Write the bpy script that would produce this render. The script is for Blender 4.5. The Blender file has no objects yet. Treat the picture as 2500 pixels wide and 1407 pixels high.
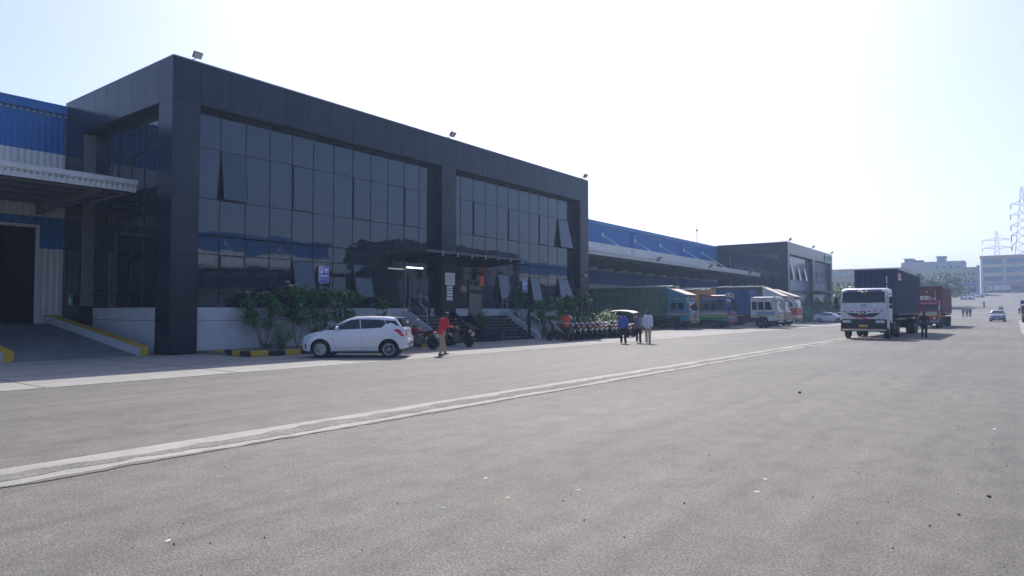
import bpy, bmesh, math, random
from mathutils import Vector, Matrix, Euler, noise
C = bpy.context.scene
COL = C.collection
R = math.radians
rnd = random.Random(7)

# ---------------------------------------------------------------- camera, sky, sun, exposure
CAM_H = 1.68
cam_d = bpy.data.cameras.new('camera'); cam = bpy.data.objects.new('camera', cam_d); COL.objects.link(cam)
cam.location = (0, 0, CAM_H)
cam.rotation_euler = (R(90 + 1.97), 0, R(36.87))
cam_d.sensor_width = 36.0; cam_d.lens = 36.0 * 1640 / 2500
cam_d.clip_start = 0.05; cam_d.clip_end = 3000
C.camera = cam

SUN_DIR = Vector((-0.58, 0.86, 1.0)).normalized()      # towards the sun
SUN_EL = math.asin(SUN_DIR.z)
SUN_AZ = math.atan2(SUN_DIR.x, SUN_DIR.y)               # clockwise from +Y
w = bpy.data.worlds.new('World'); C.world = w; w.use_nodes = True
nt = w.node_tree; nt.nodes.clear()
sky = nt.nodes.new('ShaderNodeTexSky'); sky.sky_type = 'NISHITA'; sky.sun_disc = False
sky.sun_elevation = SUN_EL; sky.sun_rotation = SUN_AZ
sky.air_density = 1.0; sky.dust_density = 2.4; sky.ozone_density = 3.0; sky.altitude = 200
bg = nt.nodes.new('ShaderNodeBackground'); bg.inputs['Strength'].default_value = 0.14
wo = nt.nodes.new('ShaderNodeOutputWorld')
tint = nt.nodes.new('ShaderNodeVectorMath'); tint.operation = 'MULTIPLY'; tint.inputs[1].default_value = (1.03, .97, 1.07)
nt.links.new(sky.outputs[0], tint.inputs[0]); nt.links.new(tint.outputs[0], bg.inputs[0]); nt.links.new(bg.outputs[0], wo.inputs[0])

sun_d = bpy.data.lights.new('sun', 'SUN'); sun = bpy.data.objects.new('sun', sun_d); COL.objects.link(sun)
sun_d.energy = 4.8; sun_d.angle = R(0.5); sun_d.color = (1.0, 0.96, 0.91)
sun.rotation_euler = SUN_DIR.to_track_quat('Z', 'Y').to_euler()
sun.location = (0, 0, 80)

C.view_settings.view_transform = 'Standard'; C.view_settings.look = 'None'
C.view_settings.exposure = 0.35; C.view_settings.gamma = 1.0
C.render.engine = 'CYCLES'
C.cycles.use_denoising = True
C.cycles.max_bounces = 6; C.cycles.diffuse_bounces = 3; C.cycles.glossy_bounces = 3
C.cycles.transparent_max_bounces = 8; C.cycles.volume_bounces = 0

# ---------------------------------------------------------------- materials
_mats = {}
def M(name, col, rough=0.6, metal=0.0, var=0.0, vs=3.0, bump=0.0, bs=30.0, spec=0.5, coat=0.0, island=0.0, emit=0.0, stretch=None):
    if name in _mats: return _mats[name]
    m = bpy.data.materials.new(name); m.use_nodes = True
    n = m.node_tree.nodes; l = m.node_tree.links
    b = n['Principled BSDF']
    b.inputs['Base Color'].default_value = (*col, 1)
    b.inputs['Roughness'].default_value = rough
    b.inputs['Metallic'].default_value = metal
    b.inputs['Specular IOR Level'].default_value = spec
    if coat: b.inputs['Coat Weight'].default_value = coat; b.inputs['Coat Roughness'].default_value = 0.05
    if emit:
        b.inputs['Emission Color'].default_value = (*col, 1); b.inputs['Emission Strength'].default_value = emit
    tc = None
    if var or bump:
        tc = n.new('ShaderNodeTexCoord'); src = tc.outputs['Object']
        if stretch:
            mp = n.new('ShaderNodeMapping'); mp.inputs['Scale'].default_value = stretch
            l.new(src, mp.inputs['Vector']); src = mp.outputs[0]
    out = None
    if var:
        nz = n.new('ShaderNodeTexNoise'); nz.inputs['Scale'].default_value = vs; nz.inputs['Detail'].default_value = 6
        nz.inputs['Roughness'].default_value = 0.65
        l.new(src, nz.inputs['Vector'])
        rp = n.new('ShaderNodeValToRGB'); rp.color_ramp.elements[0].position = 0.3; rp.color_ramp.elements[1].position = 0.7
        rp.color_ramp.elements[0].color = (*[c * (1 - var) for c in col], 1)
        rp.color_ramp.elements[1].color = (*[min(1, c * (1 + var)) for c in col], 1)
        l.new(nz.outputs['Fac'], rp.inputs['Fac']); out = rp.outputs[0]
    if island:
        g = n.new('ShaderNodeNewGeometry')
        mr = n.new('ShaderNodeMapRange'); mr.inputs['To Min'].default_value = 1 - island; mr.inputs['To Max'].default_value = 1 + island
        l.new(g.outputs['Random Per Island'], mr.inputs['Value'])
        mx = n.new('ShaderNodeVectorMath'); mx.operation = 'SCALE'
        if out: l.new(out, mx.inputs[0])
        else: mx.inputs[0].default_value = col
        l.new(mr.outputs[0], mx.inputs['Scale']); out = mx.outputs[0]
    if out: l.new(out, b.inputs['Base Color'])
    if bump:
        nb = n.new('ShaderNodeTexNoise'); nb.inputs['Scale'].default_value = bs; nb.inputs['Detail'].default_value = 4
        l.new(src, nb.inputs['Vector'])
        bp = n.new('ShaderNodeBump'); bp.inputs['Strength'].default_value = bump; bp.inputs['Distance'].default_value = 0.02
        l.new(nb.outputs['Fac'], bp.inputs['Height']); l.new(bp.outputs[0], b.inputs['Normal'])
    _mats[name] = m
    return m

# ---------------------------------------------------------------- mesh builder
class MB:
    def __init__(s, mat=None):
        s.v = []; s.f = []; s.mi = []; s.mats = []; s.cur = 0
        s.T = None
        if mat: s.mat(mat)
    def mat(s, m):
        if m not in s.mats: s.mats.append(m)
        s.cur = s.mats.index(m); return s
    def add(s, verts, faces):
        o = len(s.v)
        if s.T is not None: verts = [s.T @ Vector(p) for p in verts]
        s.v += [tuple(p) for p in verts]
        s.f += [tuple(o + i for i in f) for f in faces]; s.mi += [s.cur] * len(faces)
        return s
    def box(s, x0, x1, y0, y1, z0, z1):
        if x0 > x1: x0, x1 = x1, x0
        if y0 > y1: y0, y1 = y1, y0
        if z0 > z1: z0, z1 = z1, z0
        v = [(x0,y0,z0),(x1,y0,z0),(x1,y1,z0),(x0,y1,z0),(x0,y0,z1),(x1,y0,z1),(x1,y1,z1),(x0,y1,z1)]
        return s.add(v, [(0,3,2,1),(4,5,6,7),(0,1,5,4),(1,2,6,5),(2,3,7,6),(3,0,4,7)])
    def rbox(s, c, d, rot=(0,0,0)):
        m = Matrix.Translation(c) @ Euler(rot).to_matrix().to_4x4()
        h = [x / 2 for x in d]
        v = [m @ Vector((sx*h[0], sy*h[1], sz*h[2])) for sz in (-1,1) for sx, sy in ((-1,-1),(1,-1),(1,1),(-1,1))]
        return s.add(v, [(0,3,2,1),(4,5,6,7),(0,1,5,4),(1,2,6,5),(2,3,7,6),(3,0,4,7)])
    def bbox(s, x0, x1, y0, y1, z0, z1, b=0.03):
        """box with chamfered edges"""
        pts = []
        for z, i in ((z0, b), (z0 + b, 0), (z1 - b, 0), (z1, b)):
            X0, X1, Y0, Y1 = x0 + i, x1 - i, y0 + i, y1 - i
            pts += [(X0+b,Y0,z),(X1-b,Y0,z),(X1,Y0+b,z),(X1,Y1-b,z),(X1-b,Y1,z),(X0+b,Y1,z),(X0,Y1-b,z),(X0,Y0+b,z)]
        f = [tuple(range(7, -1, -1)), tuple(range(24, 32))]
        for k in range(3):
            for i in range(8):
                j = (i + 1) % 8; f.append((k*8+i, k*8+j, k*8+8+j, k*8+8+i))
        return s.add(pts, f)
    def poly(s, pts): return s.add(pts, [tuple(range(len(pts)))])
    def prism(s, pts, axis, t0, t1):
        """2D outline swept along an axis. axis 'x': pts=(y,z); 'y': pts=(x,z); 'z': pts=(x,y)"""
        def P(a, b, t): return (t,a,b) if axis == 'x' else ((a,t,b) if axis == 'y' else (a,b,t))
        n = len(pts)
        v = [P(a,b,t0) for a,b in pts] + [P(a,b,t1) for a,b in pts]
        f = [tuple(range(n-1,-1,-1)), tuple(range(n, 2*n))] + [(i,(i+1)%n,n+(i+1)%n,n+i) for i in range(n)]
        return s.add(v, f)
    def tube(s, pts, r, n=8, caps=True):
        """tube along a polyline; r a number or a list"""
        pts = [Vector(p) for p in pts]
        rs = r if isinstance(r, (list, tuple)) else [r] * len(pts)
        v = []; f = []
        up = None
        for i, p in enumerate(pts):
            if i == 0: d = pts[1] - p
            elif i == len(pts) - 1: d = p - pts[i-1]
            else: d = pts[i+1] - pts[i-1]
            d.normalize()
            if up is None:
                a = Vector((0,0,1)) if abs(d.z) < 0.9 else Vector((1,0,0))
                up = d.cross(a).normalized()
            up = (up - d * up.dot(d)).normalized()
            q = d.cross(up)
            for k in range(n):
                an = 2 * math.pi * k / n
                v.append(p + (up * math.cos(an) + q * math.sin(an)) * rs[i])
        for i in range(len(pts) - 1):
            for k in range(n):
                j = (k + 1) % n
                f.append((i*n+k, i*n+j, (i+1)*n+j, (i+1)*n+k))
        if caps:
            f.append(tuple(range(n-1,-1,-1))); f.append(tuple((len(pts)-1)*n + k for k in range(n)))
        return s.add(v, f)
    def lathe(s, prof, c=(0,0,0), axis='z', n=20):
        """prof: list of (r, h)"""
        c = Vector(c); v = []; f = []
        for r, h in prof:
            for k in range(n):
                a = 2*math.pi*k/n; ca, sa = math.cos(a)*r, math.sin(a)*r
                v.append(c + (Vector((ca,sa,h)) if axis=='z' else Vector((ca,h,sa)) if axis=='y' else Vector((h,ca,sa))))
        for i in range(len(prof)-1):
            for k in range(n):
                j=(k+1)%n; f.append((i*n+k, i*n+j, (i+1)*n+j, (i+1)*n+k))
        if prof[0][0] > 1e-5: f.append(tuple(range(n-1,-1,-1)))
        if prof[-1][0] > 1e-5: f.append(tuple((len(prof)-1)*n+k for k in range(n)))
        return s.add(v, f)
    def ball(s, c, r, n=12, m=8):
        rr = r if isinstance(r, (tuple, list)) else (r, r, r)
        v = []; f = []
        for i in range(m+1):
            th = math.pi*i/m
            for k in range(n):
                a = 2*math.pi*k/n
                v.append((c[0]+rr[0]*math.sin(th)*math.cos(a), c[1]+rr[1]*math.sin(th)*math.sin(a), c[2]+rr[2]*math.cos(th)))
        for i in range(m):
            for k in range(n):
                j=(k+1)%n; f.append((i*n+k,(i+1)*n+k,(i+1)*n+j,i*n+j))
        return s.add(v, f)
    def loft(s, rings, closed=True, caps=True):
        n = len(rings[0]); v = [p for r in rings for p in r]; f = []
        for i in range(len(rings)-1):
            for k in range(n if closed else n-1):
                j=(k+1)%n; f.append((i*n+k, i*n+j, (i+1)*n+j, (i+1)*n+k))
        if caps: f.append(tuple(range(n-1,-1,-1))); f.append(tuple((len(rings)-1)*n+k for k in range(n)))
        return s.add(v, f)
    def build(s, name, parent=None, smooth=False, fix=True, auto=None):
        me = bpy.data.meshes.new(name)
        off = Vector((0,0,0))
        if parent is not None and parent.get('_w'): off = Vector(parent['_o'])
        me.from_pydata([(a-off.x, b-off.y, c-off.z) for a,b,c in s.v], [], s.f)
        for m in s.mats: me.materials.append(m)
        me.polygons.foreach_set('material_index', s.mi)
        if smooth or auto is not None: me.polygons.foreach_set('use_smooth', [True]*len(me.polygons))
        if fix or auto is not None:
            b = bmesh.new(); b.from_mesh(me)
            if auto is not None:
                bmesh.ops.remove_doubles(b, verts=b.verts, dist=1e-5)
            bmesh.ops.recalc_face_normals(b, faces=b.faces)
            if auto is not None:
                for e in b.edges:
                    if len(e.link_faces) == 2 and e.calc_face_angle(0) > auto: e.smooth = False
            b.to_mesh(me); b.free()
        me.update()
        o = bpy.data.objects.new(name, me); COL.objects.link(o)
        if parent is not None:
            o.parent = parent
            if parent.get('_w'): o['_w'] = 1; o['_o'] = list(off)
        return o

AUTO = R(35)
def thing(name, label, cat, loc=(0,0,0), rz=0, group=None, world=False):
    o = bpy.data.objects.new(name, None); COL.objects.link(o)
    o.empty_display_size = 0.2
    o.location = loc; o.rotation_euler = (0,0,rz)
    o['label'] = label; o['category'] = cat
    if group: o['group'] = group
    if world: o['_w'] = 1; o['_o'] = list(loc)
    return o
def tag(o, label, cat, group=None):
    o['label'] = label; o['category'] = cat
    if group: o['group'] = group
    return o
def struct(o, kind='structure'): o['kind'] = kind; return o
def rebase(o):
    """put a single-mesh thing's origin at its base centre"""
    me = o.data; xs = [v.co.x for v in me.vertices]; ys = [v.co.y for v in me.vertices]; zs = [v.co.z for v in me.vertices]
    c = Vector(((min(xs)+max(xs))/2, (min(ys)+max(ys))/2, min(zs)))
    me.transform(Matrix.Translation(-c)); o.location = c; return o
def copy_tree(o, parent=None):
    c = o.copy(); COL.objects.link(c)
    if parent is not None: c.parent = parent
    for ch in list(o.children): copy_tree(ch, c)
    return c
def relabel(o, label, group=None, loc=None, rz=None):
    o['label'] = label
    if group: o['group'] = group
    if loc: o.location = loc
    if rz is not None: o.rotation_euler = (0,0,rz)
    return o
def text_mesh(txt, size, mat, parent, loc, rot, name='lettering', thick=0.004, xs=1.0):
    cu = bpy.data.curves.new('t', 'FONT'); cu.body = txt; cu.size = size; cu.align_x = 'CENTER'; cu.align_y = 'CENTER'
    cu.extrude = thick; cu.resolution_u = 2
    t = bpy.data.objects.new('t', cu); COL.objects.link(t)
    dg = bpy.context.evaluated_depsgraph_get()
    me = bpy.data.meshes.new_from_object(t.evaluated_get(dg))
    COL.objects.unlink(t); bpy.data.objects.remove(t)
    off = Vector(parent['_o']) if parent is not None and parent.get('_w') else Vector((0,0,0))
    me.transform(Matrix.Translation(Vector(loc) - off) @ Euler(rot).to_matrix().to_4x4() @ Matrix.Diagonal((xs,1,1,1)))
    me.materials.clear(); me.materials.append(mat)
    o = bpy.data.objects.new(name, me); COL.objects.link(o)
    if parent is not None: o.parent = parent
    return o

# ground height: flat yard, then the road climbs a hill in the distance
ZP = [(-400,0),(90,0),(122,.22),(155,.6),(185,1.3),(220,2.7),(250,4.6),(287,7.1),(317,8.6),(350,9.3),(400,9.5),(2000,9.5)]
def zg(y):
    for (a,za),(b,zb) in zip(ZP, ZP[1:]):
        if y <= b:
            t = (y-a)/(b-a); return za+(zb-za)*t
    return ZP[-1][1]
# ---------------------------------------------------------------- ground materials
def ground_mat(name, c0, c1, fine=55.0, fine_amt=0.35, big=0.25, stretch=(1,0.12,1), bump=0.5, rough=0.85, tracks=False):
    m = bpy.data.materials.new(name); m.use_nodes = True
    n = m.node_tree.nodes; l = m.node_tree.links; b = n['Principled BSDF']
    b.inputs['Roughness'].default_value = rough; b.inputs['Specular IOR Level'].default_value = 0.35
    tc = n.new('ShaderNodeTexCoord')
    def nz(scale, detail=3, rg=0.6, st=None):
        src = tc.outputs['Object']
        if st:
            mp = n.new('ShaderNodeMapping'); mp.inputs['Scale'].default_value = st; l.new(src, mp.inputs['Vector']); src = mp.outputs[0]
        q = n.new('ShaderNodeTexNoise'); q.inputs['Scale'].default_value = scale; q.inputs['Detail'].default_value = detail
        q.inputs['Roughness'].default_value = rg; l.new(src, q.inputs['Vector']); return q.outputs['Fac']
    def ramp(f, a, bb, p0=.3, p1=.7):
        r = n.new('ShaderNodeValToRGB'); r.color_ramp.elements[0].position=p0; r.color_ramp.elements[1].position=p1
        r.color_ramp.elements[0].color=(*a,1); r.color_ramp.elements[1].color=(*bb,1); l.new(f, r.inputs[0]); return r.outputs[0]
    base = ramp(nz(0.35, 8, .7, stretch), c0, c1, .32, .68)
    mx = n.new('ShaderNodeMix'); mx.data_type='RGBA'; mx.blend_type='MULTIPLY'; mx.inputs['Factor'].default_value = 1
    g = ramp(nz(fine, 2, .7), (1-fine_amt,)*3, (1+fine_amt*.55,)*3, .32, .68)
    l.new(base, mx.inputs['A']); l.new(g, mx.inputs['B'])
    mx2 = n.new('ShaderNodeMix'); mx2.data_type='RGBA'; mx2.blend_type='MULTIPLY'; mx2.inputs['Factor'].default_value = 1
    g2 = ramp(nz(2.2, 8, .75), (1-big,)*3, (1+big*.3,)*3, .25, .6)
    l.new(mx.outputs['Result'], mx2.inputs['A']); l.new(g2, mx2.inputs['B'])
    mx3 = n.new('ShaderNodeMix'); mx3.data_type='RGBA'; mx3.blend_type='MULTIPLY'; mx3.inputs['Factor'].default_value = 1
    vor = n.new('ShaderNodeTexVoronoi'); vor.inputs['Scale'].default_value = 85.0; l.new(tc.outputs['Object'], vor.inputs['Vector'])
    g3 = ramp(vor.outputs['Color'], (1-fine_amt*.6,)*3, (1+fine_amt*.4,)*3, .1, .9)
    l.new(mx2.outputs['Result'], mx3.inputs['A']); l.new(g3, mx3.inputs['B'])
    res = mx3.outputs['Result']
    if tracks:
        for sc_, st, lo, p0, p1 in ((1.0, (1.6,.035,1), .88, .38, .62), (.11, (1,1,1), .86, .35, .6), (3.5, (1,.5,1), .90, .40, .55)):
            q = n.new('ShaderNodeMix'); q.data_type='RGBA'; q.blend_type='MULTIPLY'; q.inputs['Factor'].default_value = 1
            l.new(res, q.inputs['A']); l.new(ramp(nz(sc_, 5, .6, st), (lo,lo,lo*1.01), (1.06,)*3, p0, p1), q.inputs['B']); res = q.outputs['Result']
        b.inputs['Specular IOR Level'].default_value = .35
    l.new(res, b.inputs['Base Color'])
    bp = n.new('ShaderNodeBump'); bp.inputs['Strength'].default_value = bump; bp.inputs['Distance'].default_value = 0.012
    l.new(nz(fine*1.2, 3, .7), bp.inputs['Height']); l.new(bp.outputs[0], b.inputs['Normal'])
    return m
m_asph = ground_mat('asphalt', (.136,.126,.108), (.186,.173,.150), fine_amt=.55, big=.18, rough=.78, tracks=True)
m_conc = ground_mat('apron_concrete', (.25,.238,.218), (.345,.328,.30), fine=25, fine_amt=.12, big=.2, stretch=(.6,.2,1), bump=.2)
m_dirt = ground_mat('dry_earth', (.19,.16,.12), (.29,.25,.19), fine=12, fine_amt=.3, big=.3, stretch=(1,1,1), bump=.6, rough=.95)
m_drain = ground_mat('drain_concrete', (.26,.247,.22), (.40,.38,.34), fine=30, fine_amt=.14, big=.18, stretch=(1,1,1), bump=.25)
m_mud = ground_mat('drain_silt', (.17,.16,.142), (.27,.255,.225), fine=20, fine_amt=.35, big=.4, stretch=(1,1,1), bump=.9, rough=.95)
m_joint = M('joint_filler', (.06,.058,.055), .9)
m_ramp = ground_mat('ramp_concrete', (.16,.16,.165), (.24,.24,.245), fine=25, fine_amt=.15, big=.3, stretch=(.3,1,1), bump=.2)

def strip(name, x0, x1, y0, y1, dz, mat, step=4.0, nx=1, thick=0):
    mb = MB(mat)
    n = max(1, int((y1-y0)/step)); v = []; f = []
    for i in range(n+1):
        y = y0+(y1-y0)*i/n
        for k in range(nx+1):
            v.append((x0+(x1-x0)*k/nx, y, zg(y)+dz))
    for i in range(n):
        for k in range(nx):
            a = i*(nx+1)+k; f.append((a, a+1, a+nx+2, a+nx+1))
    mb.add(v, f)
    return struct(mb.build(name, smooth=True, fix=False))
strip('ground', -900, 900, -300, 1500, -0.012, m_dirt, 10, 8)
strip('road', -17.0, 15.0, -60, 350, 0.0, m_asph, 2)
strip('apron', -36.2, -17.0, -60, 134, -0.001, m_conc, 4)
strip('pavement', 0.3, 15.0, 62, 128, 0.006, m_conc, 2)
# cast joints in the apron
mb = MB(m_joint)
for x in (-20.6, -24.7, -29.5, -33):
    mb.box(x-.012, x+.012, -50, 88, 0.0, 0.003)
for k in range(-8, 18):
    y = k*4.6+1.1
    mb.box(-36, -17.02, y-.012, y+.012, 0.0005, 0.0036)
mb.box(-17.02, -16.985, -50, 88, .0, .004)
struct(mb.build('apron_joint', fix=False))

def wobble(name, xa, xb, y0, y1, dz, mat, amp, seed, step=.12, far=40, gap=None):
    """a strip whose two edges wander"""
    mb = MB(mat); v = []; f = []; y = y0; k = 0
    while y < y1:
        st = step if y < far else 1.0
        a = xa + amp*(noise.noise(Vector((seed, y*.7, 0)))+.6*noise.noise(Vector((seed+9, y*3.1, 0))))
        b = xb + amp*.6*(noise.noise(Vector((seed+5, y*.9, 2)))+.8*noise.noise(Vector((seed+3, y*4.3, 1))))
        if gap and noise.noise(Vector((seed+20, y*.35, 4))) > gap: a = b = (xa+xb)/2
        v += [(min(a,b), y, zg(y)+dz), (max(a,b), y, zg(y)+dz)]
        if k: f.append((2*k-2, 2*k-1, 2*k+1, 2*k))
        y += st; k += 1
    mb.add(v, f); return struct(mb.build(name, fix=False))
strip('drain', -8.66, -7.78, -30, 120, 0.004, m_drain, 2)
wobble('drain_silt', -8.34, -8.01, -8, 75, 0.008, m_mud, .17, 3.3)
wobble('drain_edge_dirt', -7.80, -7.72, -8, 60, 0.008, m_asph, .12, 8.1)
# thin dark strip painted along the asphalt as the concrete channel lip's shadow
mb = MB(m_joint); mb.box(-8.69, -8.665, -30, 90, 0, .002); struct(mb.build('drain_lip_shade', fix=False))

# loose bits of grit on the asphalt, uncountable
mb = MB(M('grit_stone', (.10,.09,.085), .9, island=.6))
for i in range(260):
    fw = 2.2 + 16*rnd.random()**1.6; la = (rnd.random()*1.6-.8)*fw
    x = -.6*fw+.8*la; y = .8*fw+.6*la
    r = .004+.010*rnd.random()**3
    mb.T = Matrix.Translation((x,y,r*.4)) @ Euler((rnd.random()*3,rnd.random()*3,rnd.random()*3)).to_matrix().to_4x4()
    mb.add([(r,0,0),(-r*.7,.5*r,0),(0,-r,0),(0,0,r*.9),(.2*r,.3*r,-r*.6)], [(0,1,3),(1,2,3),(2,0,3),(0,2,4),(2,1,4),(1,0,4)])
mb.T = None
g = mb.build('grit', fix=False); g['kind'] = 'stuff'; g['label'] = 'loose dark grit scattered over the asphalt'
# a few dry leaves and paper scraps one can pick out
def gp(px, py):
    """pixel of the photo -> point on the flat yard"""
    t = math.radians(1.97); u = (px-1250)/1640; vv = -(py-703.5)/1640
    f = math.cos(t) - vv*math.sin(t); up = math.sin(t)+vv*math.cos(t)
    k = -CAM_H/up
    return Vector(((-.6*f+.8*u)*k, (.8*f+.6*u)*k, 0))
bits = [(1185,1168,'white',.045),(700,1200,'green',.05),(1080,1240,'green',.05),(1868,1170,'white',.05),(1848,1201,'white',.05),
        (225,1074,'orange',.05),(1240,1216,'tan',.06),(1671,1230,'dark',.03),(1985,1215,'dark',.025),(2428,1048,'white',.06),
        (1953,960,'dark',.1),(2415,1214,'dark',.05),(2180,1339,'dark',.022),(2341,1258,'dark',.03),(1524,1313,'dark',.02),
        (1375,1224,'dark',.02),(1320,884,'white',.05),(1228,889,'white',.05),(1413,1196,'white',.035),(410,1320,'white',.04)]
bc = {'white':(.75,.75,.75),'green':(.25,.36,.31),'orange':(.30,.21,.15),'tan':(.45,.32,.18),'dark':(.03,.028,.026)}
bn = {'white':('paper_scrap','scrap','paper'),'green':('plastic_scrap','scrap','plastic'),'orange':('dry_leaf','leaf','leaf'),'tan':('dry_leaf','leaf','leaf'),'dark':('pebble','stone','stone')}
nth = {}
for px, py, c, r in bits:
    p = gp(px, py); mb = MB(M('bit_'+c, bc[c], .8, var=.2, vs=40)); a = rnd.random()*6
    r *= .5 if c == 'dark' else .6
    k = 7; ring = [(math.cos(2*math.pi*i/k+a)*r*(.7+.5*rnd.random()), math.sin(2*math.pi*i/k+a)*r*.6*(.7+.5*rnd.random())) for i in range(k)]
    h = r*.7 if c == 'dark' else r*.12
    mb.prism([(x*.8,y*.8) for x,y in ring], 'z', h*.5, h)
    mb.prism(ring, 'z', 0, h*.5)
    o = mb.build(bn[c][0]); o.location = p; o.rotation_euler = (0,0,a)
    nth[c] = nth.get(c,0)+1
    tag(o, {'white':'small white scrap of paper lying on the grey asphalt','green':'small pale green plastic scrap lying on the asphalt','orange':'small orange dry leaf on the asphalt before the drain','tan':'small tan leaf lying in the middle of the asphalt','dark':'small dark stone lying loose on the asphalt'}[c],
        bn[c][1], {'white':'white paper scraps on the asphalt','green':'green plastic scraps on the asphalt','dark':'dark stones on the asphalt'}.get(c))

# ---------------------------------------------------------------- building materials
m_clad = M('dark_granite_cladding', (.012,.0165,.032), .20, var=.3, vs=1.6, island=.25, stretch=(2.2,2.2,.12), spec=.38)
m_core = M('joint_black', (.008,.008,.01), .8)
def glass_mat(name, col, rough, bump):
    m = bpy.data.materials.new(name); m.use_nodes = True
    n = m.node_tree.nodes; l = m.node_tree.links; b = n['Principled BSDF']
    b.inputs['Base Color'].default_value = (*col,1); b.inputs['Roughness'].default_value = rough
    b.inputs['IOR'].default_value = 1.85; b.inputs['Specular Tint'].default_value = (.72,.84,1,1)
    tc = n.new('ShaderNodeTexCoord'); g = n.new('ShaderNodeNewGeometry')
    ad = n.new('ShaderNodeVectorMath'); ad.operation='ADD'
    sc = n.new('ShaderNodeVectorMath'); sc.operation='SCALE'; sc.inputs['Scale'].default_value=50
    cx = n.new('ShaderNodeCombineXYZ')
    for i in range(3): l.new(g.outputs['Random Per Island'], cx.inputs[i])
    l.new(cx.outputs[0], sc.inputs[0]); l.new(sc.outputs[0], ad.inputs[0]); l.new(tc.outputs['Object'], ad.inputs[1])
    nz = n.new('ShaderNodeTexNoise'); nz.inputs['Scale'].default_value=1.1; nz.inputs['Detail'].default_value=1.5
    l.new(ad.outputs[0], nz.inputs['Vector'])
    bp = n.new('ShaderNodeBump'); bp.inputs['Strength'].default_value=bump; bp.inputs['Distance'].default_value=.02
    l.new(nz.outputs['Fac'], bp.inputs['Height']); l.new(bp.outputs[0], b.inputs['Normal'])
    return m
m_glass = glass_mat('tinted_glass', (.020,.024,.034), .015, .16)
m_mull = M('mullion_aluminium', (.022,.025,.034), .4, spec=.5)
m_mull_l = M('sash_aluminium', (.10,.105,.11), .4, metal=.5)
m_plinth = M('white_painted_plinth', (.56,.58,.62), .75, var=.10, vs=1.6, bump=.15, bs=8)
m_soff = M('soffit_dark', (.012,.013,.016), .5)
m_steel = M('stainless_steel', (.55,.56,.58), .25, metal=1.0)
m_step = M('polished_granite_step', (.022,.024,.028), .25, var=.2, vs=4)
m_step_edge = M('granite_step_nosing', (.12,.125,.13), .45)
m_louv = M('louvre_grey', (.26,.26,.27), .5, var=.08, vs=2)
m_yel = M('kerb_yellow', (.50,.33,.03), .7, var=.2, vs=9, bump=.1)
m_blk = M('kerb_black', (.02,.02,.022), .7, var=.3, vs=9)
m_blue = M('blue_sheeting', (.012,.135,.40), .42, var=.10, vs=.8, spec=.5)
m_white = M('white_sheeting', (.64,.64,.62), .5, var=.10, vs=1.0)
m_wgut = M('white_gutter', (.60,.61,.62), .45, var=.12, vs=2)
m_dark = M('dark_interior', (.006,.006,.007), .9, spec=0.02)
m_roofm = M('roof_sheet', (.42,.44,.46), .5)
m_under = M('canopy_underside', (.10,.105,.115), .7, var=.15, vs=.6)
m_beam = M('steel_beam_grey', (.16,.165,.18), .6)

ZT = 11.52; ZH = 9.87
ZROW = [9.87, 8.34, 6.27, 4.76, 4.00, 2.38, 1.85]
def panels_x(mb, X, ys, zs, sgn=1, t=.03, g=.009):
    """cladding slabs on a plane x=X facing sgn"""
    for a, b in zip(ys, ys[1:]):
        for c, d in zip(zs, zs[1:]): mb.box(X, X-sgn*t, a+g, b-g, c+g, d-g)
def panels_y(mb, Y, xs, zs, sgn=-1, t=.03, g=.009):
    for a, b in zip(xs, xs[1:]):
        for c, d in zip(zs, zs[1:]): mb.box(a+g, b-g, Y, Y-sgn*t, c+g, d-g)
def span(a, b, w):
    n = max(1, round((b-a)/w)); return [a+(b-a)*i/n for i in range(n+1)]

def pane(mb, X, ya, yb, za, zb, tilt=0.0, jit=.0016):
    """one pane of facade glass (10 mm thick) on plane x=X, a hair out of true; tilt opens it at the bottom"""
    dy = rnd.uniform(-jit, jit)*(yb-ya)*.5; dz = rnd.uniform(-jit, jit)*(zb-za)*.5
    def q(y, z, o):
        sy = dy if y == yb else -dy; sz = dz if z == zb else -dz
        return (X+o+sy+sz+tilt*(zb-z), y, z)
    v = [q(ya,za,0),q(yb,za,0),q(yb,zb,0),q(ya,zb,0),q(ya,za,.01),q(yb,za,.01),q(yb,zb,.01),q(ya,zb,.01)]
    mb.add(v, [(0,3,2,1),(4,5,6,7),(0,1,5,4),(1,2,6,5),(2,3,7,6),(3,0,4,7)])

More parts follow.
